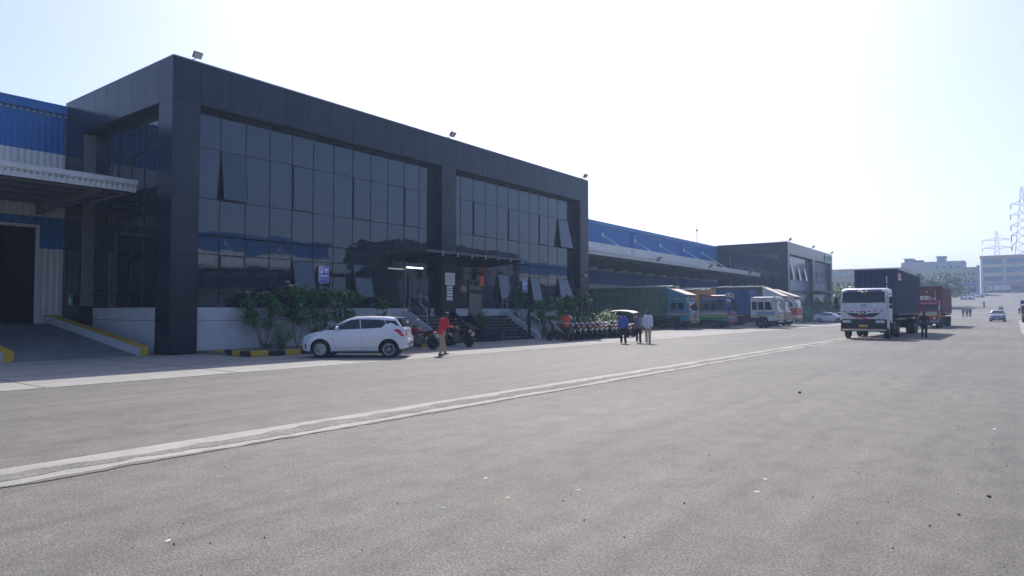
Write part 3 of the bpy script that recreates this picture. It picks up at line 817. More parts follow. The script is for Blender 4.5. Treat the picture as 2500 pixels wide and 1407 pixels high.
# ---------------------------------------------------------------- floodlights, camera, tube light, signs
m_lampg = M('floodlight_glass', (.55,.55,.52), .15); m_lampb = M('floodlight_body', (.06,.06,.065), .5)
def floodlight(loc, rz, label, s=1.0, arm=.9):
    o = thing('floodlight', label, 'floodlight', loc, rz, 'floodlights on roof edges and canopies')
    mb = MB(m_lampb); mb.tube([(-arm*.7*s,0,0),(-arm*.5*s,0,.16*s),(0,0,.10*s),(.12*s,0,.12*s)], .022*s, 6); mb.build('bracket', o, auto=AUTO)
    T = Matrix.Translation((.22*s,0,.26*s)) @ Euler((0, R(38), 0)).to_matrix().to_4x4()
    mb = MB(m_lampb); mb.T = T; mb.bbox(-.05*s,.05*s,-.24*s,.24*s,-.18*s,.18*s,.015*s)
    for k in range(7): mb.box(-.10*s,-.051*s,(-.2+k*.06)*s,(-.19+k*.06)*s,-.15*s,.15*s)
    hd = mb.build('lamp_head', o)
    mb = MB(m_lampg); mb.T = T; mb.box(.051*s,.056*s,-.20*s,.20*s,-.14*s,.14*s); mb.build('lens', hd)
    return o
f0 = floodlight((-25.7, 13.45, ZT+.03), 0, 'floodlight on the roof edge at the near office corner', .75)
f1 = floodlight((-25.7, 28.4, ZT+.03), 0, 'floodlight on the roof edge above the middle column', .85)
f2 = floodlight((-25.7, 43.2, ZT+.03), 0, 'floodlight at the far end of the near office roof', .85)
for y, n in ((99.9,'near corner'), (113.6,'middle'), (127.0,'far corner')):
    floodlight((-25.7, y, ZT+.03), 0, 'floodlight on a long arm at the %s of the far office roof' % n, 1.2, 1.6)
for px, n in ((1604,'nearest'), (1730,'middle'), (1828,'farthest')):
    floodlight((-28.78, yx(px,-28.9), 6.62), 0, '%s floodlight on the white edge of the warehouse canopy' % n, 1.25, .1)
mb = MB(M('tube_light_lit', (1,1,1), .4, emit=3.0)); mb.tube([(-25.6,24.9,3.98),(-25.6,26.1,3.98)], .03, 8)
tl = thing('tube_light', 'lit white tube light under the entrance canopy', 'light', (-25.6, 24.9, 4.0), world=True); mb.build('tube', tl)
MB(m_wgut).box(-25.64,-25.56,24.85,26.15,4.012,4.05).build('housing', tl)
cc = thing('security_camera', 'small white security camera on the right column of the near office', 'camera', (-25.68, 43.25, 4.35))
MB(m_wgut).lathe([(.06,0),(.06,.04),(.03,.05)], (0,0,0), 'x', 10).build('mount', cc)
MB(m_wgut).ball((.14,0,-.03), .10).build('dome', cc, smooth=True); MB(m_lampb).ball((.18,-.02,-.06), .055).build('lens', cc, smooth=True)

m_sblue = M('sign_blue', (.05,.08,.50), .4); m_swhite = M('sign_white', (.80,.80,.84), .5); m_sgreen = M('sign_green', (.02,.24,.14), .4)
def sign_x(name, label, cat, X, y0, y1, z0, z1, face, border=None, group=None):
    o = thing(name, label, cat, (X, (y0+y1)/2, z0), world=True, group=group)
    MB(face).box(X, X+.012, y0, y1, z0, z1).build('board', o)
    if border:
        b = MB(border); t = .02
        for bx in ((y0,y0+t,z0,z1),(y1-t,y1,z0,z1),(y0+t,y1-t,z0,z0+t),(y0+t,y1-t,z1-t,z1)): b.box(X+.0125, X+.016, *bx)
        b.build('border', o)
    return o
RX = (R(90), 0, R(90))
def parking_sign(yc, zc, w, h, label, second):
    X = -26.23
    o = sign_x('parking_sign', label, 'sign', X, yc-w/2, yc+w/2, zc-h/2, zc+h/2, m_sblue, m_swhite, 'parking signs on the glass')
    x = X+.018
    MB(m_swhite).box(X+.0125, x, yc-w*.42, yc-w*.06, zc+h*.06, zc+h*.42).build('symbol_panel', o)
    text_mesh('P', h*.36, m_sblue, o, (x+.004, yc-w*.24, zc+h*.24), RX, 'letter', .002)
    MB(m_swhite).box(X+.0125, x, yc+w*.04, yc+w*.42, zc+h*.22, zc+h*.36).box(X+.0125, x, yc+w*.10, yc+w*.36, zc+h*.10, zc+h*.19).build('vehicle_symbol', o)
    MB(m_swhite).box(X+.0125, x-.002, yc-w*.42, yc+w*.42, zc-h*.17, zc-h*.02).build('text_band', o)
    text_mesh('FOUR WHEELER', h*.115, m_sblue, o, (x+.003, yc, zc-h*.095), RX, 'lettering', .002)
    text_mesh(second, h*.17, m_swhite, o, (x+.001, yc, zc-h*.31), RX, 'lettering', .002)
parking_sign(yx(789.5,-26.23), 3.42, .60, .80, 'blue parking sign on the lower glass left of the entrance', 'PARKING')
parking_sign(yx(1281,-26.23), 3.30, .56, .80, 'blue parking sign on the lower glass right of the entrance', 'PARKING')
# notices on the middle column (written in faint grey lines)
o = sign_x('notice_board', 'large white notice on the middle column beside the entrance', 'notice', -25.66, 27.95, 28.75, 3.15, 3.85, m_swhite)
q = MB(M('print_grey', (.35,.35,.42), .7))
for k in range(6): q.box(-25.647,-25.645, 28.03, 28.67-.06*(k%3), 3.70-k*.085, 3.72-k*.085)
q.build('print', o)
for k, (za, zb) in enumerate(((2.98,3.10),(2.87,2.95),(2.68,2.83),(2.52,2.64),(2.28,2.48))):
    n = ['top', 'second', 'third', 'fourth', 'bottom'][k]
    o = sign_x('notice_plate', 'small white plate, %s of the stack of five under the large notice' % n, 'notice', -25.66, 28.08, 28.57, za, zb, m_swhite, group='small white plates on the column')
# hanging orange ornament
m_or = M('orange_fabric', (.75,.13,.04), .7, var=.2, vs=8); m_dred = M('dark_red_cloth', (.25,.04,.03), .7)
o = thing('hanging_ornament', 'orange hanging ornament with two streamers beside the bronze door', 'ornament', (-26.0, 31.6, 3.2))
MB(m_dred).lathe([(.02,.95),(.20,.88),(.24,.75),(.16,.62),(.05,.58)], n=12).build('knot', o, auto=AUTO)
MB(m_or).lathe([(.16,1.05),(.22,1.0),(.22,.96)], n=12).build('crown', o)
for s in (-.1,.1): MB(m_or).prism([(-.01,0),(.01,0),(.02,.6),(-.02,.6)], 'y', s-.09, s+.09).build('streamer', o)
MB(m_or).tube([(0,0,1.0),(0,0,1.45)], .01, 5).build('cord', o)
# green assembly sign on the left pier
X0 = -34.75; Yq = 12.52
o = thing('assembly_sign', 'green assembly point sign on the dark pier beside the ramp', 'sign', (X0, Yq, 1.95))
MB(m_sgreen).box(-.32,.32,-.012,0,0,.48).build('board', o)
b = MB(m_swhite); b.box(-.32,.32,-.016,-.0125,0,.012); b.box(-.32,.32,-.016,-.0125,.468,.48)
b.ball((0,-.02,.28), (.03,.008,.035)); b.ball((-.09,-.02,.27), (.03,.008,.035)); b.ball((.09,-.02,.27), (.03,.008,.035))
for x in (-.09,0,.09): b.box(x-.03,x+.03,-.02,-.0125,.13,.24)
b.box(-.2,.2,-.016,-.0125,.06,.085)
b.build('symbol', o)
# green emblem on the far office header
o = thing('emblem_sign', 'green emblem lettering on the far office header', 'sign', (-25.6, 122.4, 10.0))
q = MB(m_swhite); q.box(-.02,.0,0,4.6,.1,1.35); q.build('board', o)
q = MB(M('emblem_green', (.03,.30,.14), .5))
for k in range(4):
    y = .45+k*1.05; q.tube([(.03,y+.6,1.05),(.03,y+.1,.95),(.03,y+.15,.7),(.03,y+.6,.6),(.03,y+.6,.35),(.03,y+.05,.3)], .09, 6)
q.build('lettering', o)

# haze: one closed box of even, thin air round the whole place
mb = MB(); hm = bpy.data.materials.new('haze_air'); hm.use_nodes = True
hn = hm.node_tree.nodes; hn.clear(); ho = hn.new('ShaderNodeOutputMaterial'); pv = hn.new('ShaderNodeVolumePrincipled')
pv.inputs['Color'].default_value = (.50,.68,.98,1); pv.inputs['Density'].default_value = 0.0009; pv.inputs['Anisotropy'].default_value = 0.3
hm.node_tree.links.new(pv.outputs[0], ho.inputs['Volume'])
mb.mat(hm); mb.box(-950, 950, -350, 1550, -1.2, 62); hz = mb.build('haze'); hz['kind'] = 'stuff'; hz['label'] = 'thin bright haze over the whole yard'
# ---------------------------------------------------------------- vehicles (local: +x is forward, z up, origin on the ground)
m_rub = M('tyre_rubber', (.018,.018,.02), .85, var=.3, vs=6); m_rim = M('alloy_rim', (.50,.51,.53), .35, metal=.7)
m_rimd = M('steel_rim_dark', (.05,.05,.055), .6); m_hub = M('hub_grey', (.14,.13,.12), .6, var=.3, vs=8)
m_vg = M('car_window_glass', (.012,.015,.02), .04, spec=.8); m_trim = M('black_trim', (.015,.015,.017), .5)
m_red = M('red_lamp', (.55,.01,.02), .15, coat=.6); m_clear = M('clear_lamp', (.6,.62,.65), .08, spec=.9); m_amb = M('amber_lamp', (.7,.25,.02), .2)
m_plate = M('number_plate', (.75,.75,.75), .5); m_ypl = M('yellow_plate', (.65,.42,.03), .5)
m_chrome = M('chrome', (.7,.7,.72), .1, metal=1.0)

def wheel(parent, x, y, r, wd, car=True, name='wheel', spokes=5):
    """wheel with its axle along y; y = centre plane; the outer face is away from y=0"""
    s = 1 if y > 0 else -1
    t = MB(m_rub); h = wd/2
    t.lathe([(r*.66,-h*.8),(r*.9,-h),(r*.985,-h*.75),(r,-h*.3),(r,h*.3),(r*.985,h*.75),(r*.9,h),(r*.66,h*.8),(r*.64,0)], (x,y,r), 'y', 24)
    w = t.build(name, parent, auto=AUTO)
    m = MB(m_trim if car else m_rimd)
    m.lathe([(0,s*h*.25),(r*.64,s*h*.25),(r*.66,s*h*.6)], (x,y,r), 'y', 24)
    m.lathe([(0,-s*h*.5),(r*.64,-s*h*.5)], (x,y,r), 'y', 16)
    if car:
        m.mat(m_rim); m.lathe([(r*.60,s*h*.6),(r*.665,s*h*.9),(r*.67,s*h*.95),(r*.62,s*h*.95),(r*.60,s*h*.6)], (x,y,r), 'y', 24)
        m.lathe([(0,s*h*.85),(r*.12,s*h*.85),(r*.14,s*h*.5)], (x,y,r), 'y', 10)
        for k in range(spokes):
            for d in (-.11, .11):
                a = 2*math.pi*k/spokes+.3
                p0 = (x+math.cos(a)*r*.10, y+s*h*.78, r+math.sin(a)*r*.10); p1 = (x+math.cos(a+d*2)*r*.62, y+s*h*.82, r+math.sin(a+d*2)*r*.62)
                m.tube([p0,p1], r*.030, 4)
    else:
        m.mat(m_hub); m.lathe([(r*.5,s*h*.3),(r*.52,s*h*.75),(r*.56,s*h*.8)], (x,y,r), 'y', 20); m.lathe([(0,s*h*.85),(r*.14,s*h*.85),(r*.18,s*h*.2)], (x,y,r), 'y', 12)
        for k in range(8):
            a = 2*math.pi*k/8; m.lathe([(0,s*h*.42),(r*.03,s*h*.42),(r*.03,s*h*.2)], (x+math.cos(a)*r*.3,y,r+math.sin(a)*r*.3), 'y', 6)
    m.build('rim', w, auto=AUTO)
    return w

def interp(P, x):
    if x >= P[0][0]: return P[0][1]
    for (a,za),(b,zb) in zip(P, P[1:]):
        if x >= b: return zb+(za-zb)*(x-b)/(a-b) if a != b else zb
    return P[-1][1]

def car(name, label, loc, rz, paint, spec, group=None, cat='car', detail=True):
    """spec: top profile (x descending), W half width, belt line, glass stations, window outlines"""
    root = thing(name, label, cat, loc, rz, group)
    top, W0, belt, z0 = spec['top'], spec['W'], spec['belt'], spec['z0']
    xf, xr = top[0][0], top[-1][0]; L = xf-xr; gw = spec.get('gw', .21)
    def Wx(x):
        e = max(0, (x-(xf-.62))/.62); q = max(0, ((xr+.55)-x)/.55)
        return W0-.30*e**2.4-.20*q**2.4
    def sec(x):
        zt = interp(top, x); w = Wx(x); zb = min(interp(belt, x), zt-.045); h = zt-zb
        zl = interp(spec['low'], x)
        k = min(1, max(0, (h-.05)/.38))
        gx = w-.05-gw*k; gz = zb+h*.82 if k > .02 else zb+h*.6
        return [(0,zl),(w*.82,zl),(w-.045,zl+.05),(w-.012,zl+.2),(w,(zl+zb)*.52),(w-.004,zb-.12),(w-.035,zb-.02),(w-.055,zb),
                (gx,gz),(gx-.05-.03*k,zt-.022),(gx*.62,zt-.004),(gx*.3,zt),(0,zt)]
    xs = sorted(set([round(xf-.002-(L-.004)*i/44,4) for i in range(45)]+[p[0] for p in top[1:-1]]), reverse=True)
    rings = []
    for x in xs:
        h = sec(x); rings.append([(x,y,z) for y,z in h]+[(x,-y,z) for y,z in h[-2:0:-1]])
    mb = MB(paint); mb.loft(rings)
    body = mb.build('body', root, auto=R(40))
    # wheel arches cut out
    ax = spec['axles']; r = spec['r']
    cut = MB(m_trim)
    for x in ax:
        for s in (-1,1): cut.lathe([(0,s*(W0-.34)),(r+.055,s*(W0-.34)),(r+.065,s*(W0+.1)),(0,s*(W0+.1))], (x,0,r+.01), 'y', 28)
    co = cut.build('cut'); bm_ = body.modifiers.new('b','BOOLEAN'); bm_.operation='DIFFERENCE'; bm_.object = co; bm_.solver='EXACT'; bm_.material_mode='TRANSFER'
    co.parent = root
    dg = bpy.context.evaluated_depsgraph_get(); me = bpy.data.meshes.new_from_object(body.evaluated_get(dg)); body.modifiers.clear(); body.data = me
    bpy.data.objects.remove(co)
    def ys(x, z):
        h = sec(x)[2:11]
        for (ya,za),(yb,zb) in zip(h, h[1:]):
            if za <= z <= zb: return yb+(ya-yb)*(zb-z)/(zb-za) if zb > za else ya
        return h[-1][0] if z > h[-1][1] else h[0][0]
    def decal(pts, mat, nm, off=.004, parent=root, sides=(1,-1), merge=True):
        """an outline in side view laid on the body side as a thin shell"""
        for s in sides:
            q = MB(mat)
            # subdivide edges and fan from several centre rows so that it follows the side
            P = []
            for (xa,za),(xb,zb) in zip(pts, pts[1:]+pts[:1]):
                n = max(1, int(max(abs(xb-xa),abs(zb-za))/.10))
                P += [(xa+(xb-xa)*i/n, za+(zb-za)*i/n) for i in range(n)]
            cx = sum(p[0] for p in P)/len(P); cz = sum(p[1] for p in P)/len(P)
            V = [(x, s*(ys(x,z)+off), z) for x,z in P]+[(cx+(x-cx)*.5, s*(ys(cx+(x-cx)*.5,cz+(z-cz)*.5)+off), cz+(z-cz)*.5) for x,z in P]+[(cx, s*(ys(cx,cz)+off), cz)]
            V += [(x, s*(ys(x,z)-.01), z) for x,z in P]
            n = len(P); F = []
            for i in range(n):
                j=(i+1)%n; F += [(i,j,n+j,n+i),(n+i,n+j,2*n),(2*n+1+i,2*n+1+j,j,i)]
            q.add(V, F); o = q.build(nm, parent, auto=R(30))
        return o
    def seam(pts, w=.006, mat=m_trim):
        q = MB(mat)
        for s in (1,-1):
            for (xa,za),(xb,zb) in zip(pts, pts[1:]):
                n = max(1, int(math.hypot(xb-xa,zb-za)/.12)); d = math.hypot(xb-xa,zb-za); nx, nz_ = -(zb-za)/d*w/2, (xb-xa)/d*w/2
                V = []; F = []
                for i in range(n+1):
                    x = xa+(xb-xa)*i/n; z = za+(zb-za)*i/n
                    for k in (-1,1): V.append((x+k*nx, s*(ys(x+k*nx,z+k*nz_)+.0016), z+k*nz_))
                F = [(2*i,2*i+1,2*i+3,2*i+2) for i in range(n)]; q.add(V,F)
        return q
    # side glass
    for nm, pts, mt in spec['windows']: decal(pts, mt, nm, .005)
    # windscreen and rear glass
    for nm, (xa, xb) in (('windscreen', spec['ws']), ('rear_window', spec['rw'])):
        rg = []
        for i in range(7):
            x = xa+(xb-xa)*i/6; h = sec(x); g8, g9, g10, g11 = h[8], h[9], h[10], h[12]
            dx = .006 if nm == 'windscreen' else -.006
            row = [(x+dx, y, z+.006) for y,z in ((g9[0],g9[1]),(g10[0],g10[1]),(0,g11[1]),(-g10[0],g10[1]),(-g9[0],g9[1]))]; rg.append(row)
        q = MB(m_vg); q.loft(rg, closed=False, caps=False); q.build(nm, root, smooth=True)
    if detail:
        q = None
        sm = MB(m_trim)
        for ln in spec.get('seams', []):
            s_ = seam(ln); sm.add(s_.v, s_.f)
        if sm.v: sm.build('door_seam', root, fix=False)
    for nm, pts, mt in spec.get('lamps', []): decal(pts, mt, nm, .012)
    for x, z in spec.get('handles', []):
        for s in (1,-1):
            y = s*(ys(x,z)+.022); MB(paint).bbox(x-.09,x+.09,min(y-.012,y+.012),max(y-.012,y+.012),z-.016,z+.016,.006).build('door_handle', root)
    mx, mz = spec['mirror']
    for s in (1,-1):
        q = MB(paint); y = s*(ys(mx,mz)+.11); q.ball((mx,y,mz), (.07,.11,.075), 12, 8); q.mat(m_trim).rbox((mx, s*(ys(mx,mz)+.02), mz-.05), (.05,.10,.03)); q.mat(m_clear).box(mx-.072,mx-.06,y-.08,y+.08,mz-.05,mz+.05)
        q.build('mirror', root, auto=AUTO)
    for i, x in enumerate(ax):
        for s in (1,-1): wheel(root, x, s*(W0-.125), r, .2)
    # underside, grille, plates
    q = MB(m_trim); q.box(xr+.25, xf-.35, -W0+.14, W0-.14, .17, .3); q.build('underbody', root)
    zf = interp(top, xf-.0)
    q = MB(m_trim); q.bbox(xf-.06, xf+.012, -.42, .42, .40, .60, .01); q.build('grille', root)
    q = MB(spec.get('fplate', m_plate)); q.box(xf+.014, xf+.02, -.24, .24, .40, .51); q.build('number_plate', root)
    q = MB(m_plate); q.box(xr-.012, xr-.004, -.24, .24, spec.get('rpz', .62), spec.get('rpz', .62)+.11); q.build('number_plate', root)
    for s in (1,-1):
        if spec.get('front_lamps'):
            q = MB(m_clear); q.bbox(xf-.10, xf+.006, s*.60-.15, s*.60+.15, .62, .74, .02); q.build('headlight', root)
    return root, decal, ys

hatch = dict(W=.868, z0=.2, r=.31, axles=(1.20,-1.255), gw=.20,
    top=[(1.93,.60),(1.90,.72),(1.80,.80),(1.60,.875),(1.38,.935),(1.06,.995),(.72,1.18),(.33,1.395),(.05,1.485),(-.5,1.51),(-1.1,1.492),(-1.50,1.445),(-1.62,1.26),(-1.745,1.09),(-1.83,1.04),(-1.88,.74),(-1.93,.60),(-1.93,.42)],
    low=[(1.93,.26),(1.7,.20),(1.0,.20),(-1.3,.21),(-1.7,.30),(-1.93,.34)],
    belt=[(1.9,.70),(1.06,.97),(-.9,1.055),(-1.4,1.06),(-1.9,.96)],
    ws=(1.03,.36), rw=(-1.52,-1.73),
    windows=[('side_window',[(.80,1.005),(.60,1.12),(.20,1.345),(-.08,1.385),(-.16,1.385),(-.22,1.045)],m_vg),
             ('side_window',[(-.25,1.045),(-.19,1.385),(-.85,1.372),(-1.05,1.35),(-1.12,1.22),(-.98,1.085)],m_vg),
             ('pillar_trim',[(-1.08,1.35),(-1.46,1.33),(-1.62,1.14),(-1.55,1.15),(-1.36,1.27),(-1.15,1.25),(-1.14,1.22)],m_trim),
             ('pillar_trim',[(1.02,.995),(.78,1.13),(.40,1.345),(.23,1.36),(.62,1.115),(.79,1.005)],m_trim)],
    seams=[[(.76,.99),(.74,.60),(.66,.34),(.6,.27),(-.32,.27)],[(-.235,1.04),(-.24,.9),(-.285,.6),(-.28,.27)],[(-.32,.27),(-.72,.30),(-.86,.42),(-1.02,.62),(-1.12,.80),(-1.2,1.06)],[(-1.30,.80),(-1.36,.86),(-1.44,.86),(-1.50,.80),(-1.44,.74),(-1.36,.74),(-1.30,.80)],[(.73,.36),(-.9,.385)]],
    lamps=[('headlight',[(1.77,.69),(1.66,.79),(1.43,.845),(1.48,.80),(1.60,.72),(1.74,.655)],m_clear),('tail_light',[(-1.42,1.03),(-1.58,1.035),(-1.68,.99),(-1.80,.80),(-1.70,.77),(-1.58,.90),(-1.46,.985)],m_red),
           ('fog_recess',[(1.80,.50),(1.74,.52),(1.72,.36),(1.77,.30)],m_trim)],
    handles=[(-.06,.905)], mirror=(.60,1.07), front_lamps=False, rpz=.60)
m_wp = M('white_car_paint', (.74,.75,.77), .22, coat=.8, spec=.5, var=.02, vs=2)
gpa, gpb = gp(781,874), gp(948,874)
hd = math.atan2(gpa.y-gpb.y, gpa.x-gpb.x)
mid = (gpa+gpb)/2; nrm = Vector((-math.sin(hd), math.cos(hd), 0)); 
if nrm.dot(Vector((-.6,.8,0))) < 0: nrm = -nrm
mid = mid+nrm*.76
CAR, dec, ysf = car('hatchback', 'white hatchback parked in front of the frangipani bed', (mid.x,mid.y,0), hd, m_wp, hatch)
mid2 = mid
# rear face lamps, wiper, badge, shark fin, spoiler
for s in (1,-1):
    q = MB(m_red); q.prism([(-1.79,1.0),(-1.86,.96),(-1.90,.80),(-1.80,.80)], 'y', s*.60, s*.72) if False else q.prism([(-1.70,1.02),(-1.845,1.0),(-1.885,.80),(-1.72,.80)], 'y', s*.58, s*.665)
    q.build('tail_light', CAR)
MB(m_trim).tube([(-1.80,0,1.09),(-1.70,.32,1.18)], .012, 5).build('wiper', CAR)
MB(m_wp).bbox(-1.60,-1.40,-.55,.55,1.425,1.46,.012).build('spoiler', CAR)
MB(m_trim).bbox(-1.935,-1.80,-.6,.6,.30,.40,.02).build('rear_skirt', CAR)
MB(m_trim).tube([(-1.15,0,1.49),(-1.32,0,1.60)], .008, 5).build('aerial', CAR)

sedan = dict(W=.86, z0=.2, r=.31, axles=(1.33,-1.27), gw=.20,
    top=[(2.18,.60),(2.13,.72),(1.95,.80),(1.5,.90),(1.05,.96),(.72,1.13),(.30,1.37),(-.05,1.45),(-.6,1.46),(-1.05,1.38),(-1.35,1.25),(-1.65,1.10),(-1.9,1.08),(-2.12,1.05),(-2.20,.70),(-2.22,.45)],
    low=[(2.18,.26),(1.9,.20),(-1.7,.22),(-2.22,.34)], belt=[(2.1,.72),(1.05,.94),(-1.2,1.02),(-2.1,1.0)],
    ws=(1.02,.33), rw=(-1.08,-1.60),
    windows=[('side_window',[(.80,.99),(.25,1.31),(-.15,1.36),(-.2,1.01)],m_vg),('side_window',[(-.23,1.01),(-.18,1.36),(-.8,1.35),(-1.15,1.22),(-1.35,1.05)],m_vg)],
    seams=[[(.85,.95),(.82,.5),(.7,.28),(-.9,.28)],[(-.22,.98),(-.25,.28)]],
    lamps=[('headlight',[(2.0,.70),(1.7,.79),(1.75,.70),(1.95,.64)],m_clear),('tail_light',[(-1.85,.98),(-2.1,.98),(-2.12,.82),(-1.95,.82)],m_red)],
    handles=[(-.05,.86),(-.9,.88)], mirror=(.62,1.02), front_lamps=True)
def onrow(px, py_bottom, z=0.0):
    """where the line of sight through a pixel meets height z"""
    t = math.radians(1.97); u = (px-1250)/1640; vv = -(py_bottom-703.5)/1640
    f = math.cos(t)-vv*math.sin(t); up = math.sin(t)+vv*math.cos(t); k = (z-CAM_H)/up
    return Vector(((-.6*f+.8*u)*k, (.8*f+.6*u)*k, z))
S1, _, _ = car('saloon', 'white saloon parked side on beside the far dark office', (-21.0,103.0,.05), R(-7), m_wp, sedan, group='white saloons by the far office')
s2 = copy_tree(S1); relabel(s2, 'white saloon half hidden behind the nearer white saloon', loc=(-19.6,106.2,.08))
m_sil = M('silver_car_paint', (.42,.44,.47), .3, metal=.5, coat=.6)
p = (W(2020,109), 109, .1)
S3, _, _ = car('saloon', 'dark saloon farthest back in the far parking bay', p, R(-7), M('dark_car_paint', (.05,.055,.06), .25, coat=.7), sedan, group='cars by the far office', detail=False)
suv = dict(W=.92, z0=.22, r=.34, axles=(1.30,-1.30), gw=.16,
    top=[(2.05,.62),(2.02,.86),(1.9,.96),(1.5,1.04),(1.12,1.10),(.85,1.28),(.50,1.55),(.25,1.66),(-.5,1.69),(-1.3,1.67),(-1.75,1.60),(-1.92,1.20),(-2.02,1.05),(-2.05,.5)],
    low=[(2.05,.30),(1.8,.24),(-1.7,.24),(-2.05,.34)], belt=[(2.0,.80),(1.12,1.06),(-1.9,1.12)],
    ws=(1.08,.52), rw=(-1.78,-1.93),
    windows=[('side_window',[(.80,1.12),(.45,1.50),(-.15,1.56),(-.2,1.13)],m_vg),('side_window',[(-.23,1.13),(-.18,1.56),(-1.5,1.53),(-1.65,1.15)],m_vg)],
    lamps=[], handles=[], mirror=(.7,1.14), front_lamps=True)
Y = 122
car('hatchback', 'blue grey car driving towards the camera on the right of the road', (W(2435,118), 118, zg(118)), R(-92), M('bluegrey_car_paint', (.22,.25,.33), .25, coat=.7), suv, detail=False)
VV, _, _ = car('van', 'white van parked by the crest below the green block', (W(2362,262), 262, zg(262)), R(-30), m_wp, suv, cat='van', detail=False)
v2 = copy_tree(VV); relabel(v2, 'second white van, just right of the first at the crest', loc=(W(2386,276), 276, zg(276)), rz=R(10))
VV['group'] = v2['group'] = 'white vans on the crest'

# ------------------------------------------------ lorries
def container(root, x0, x1, w, z0, z1, paint, name='container', frame=None, roof_edge=None):
    mb = MB(paint); pitch = .28; dep = .036
    def ridge(a, b):
        r = []; t = a
        while t < b-1e-6:
            for q, o in ((0,0),(.28,0),(.5,-dep),(.78,-dep)):
                if t+q*pitch < b: r.append((t+q*pitch, o))
            t += pitch
        r.append((b,0)); return r
    for s in (1,-1):
        R_ = ridge(x0+.12, x1-.12); v = [(x, s*(w/2-.01+o), z0+.15) for x,o in R_]+[(x, s*(w/2-.01+o), z1-.1) for x,o in R_]; n = len(R_)
        mb.add(v, [(i,i+1,n+i+1,n+i) for i in range(n-1)])
    R_ = ridge(-w/2+.12, w/2-.12); n = len(R_)
    for xe, s in ((x1,1),(x0,-1)):
        mb.add([(xe+s*(-.01+o), y, z0+.15) for y,o in R_]+[(xe+s*(-.01+o), y, z1-.1) for y,o in R_], [(i,i+1,n+i+1,n+i) for i in range(n-1)])
    mb.box(x0+.05,x1-.05,-w/2+.05,w/2-.05,z1-.045,z1-.03); mb.box(x0+.05,x1-.05,-w/2+.05,w/2-.05,z0+.1,z0+.14)
    c = mb.build(name, root, fix=False)
    f = MB(frame or paint)
    for s in (1,-1):
        for xe in (x0, x1-.14): f.box(xe, xe+.14, s*w/2, s*(w/2-.14), z0, z1)
        f.box(x0+.14,x1-.14,s*w/2,s*(w/2-.08),z0,z0+.16); f.box(x0+.14,x1-.14,s*w/2,s*(w/2-.08),z1-.11,z1)
    for xe in (x0, x1-.1): f.box(xe,xe+.1,-w/2+.14,w/2-.14,z0,z0+.16); f.box(xe,xe+.1,-w/2+.14,w/2-.14,z1-.11,z1)
    f.build('frame', c)
    return c
m_chas = M('chassis_grime', (.035,.033,.032), .8, var=.4, vs=3)
def cab_glass(o, pts): return o

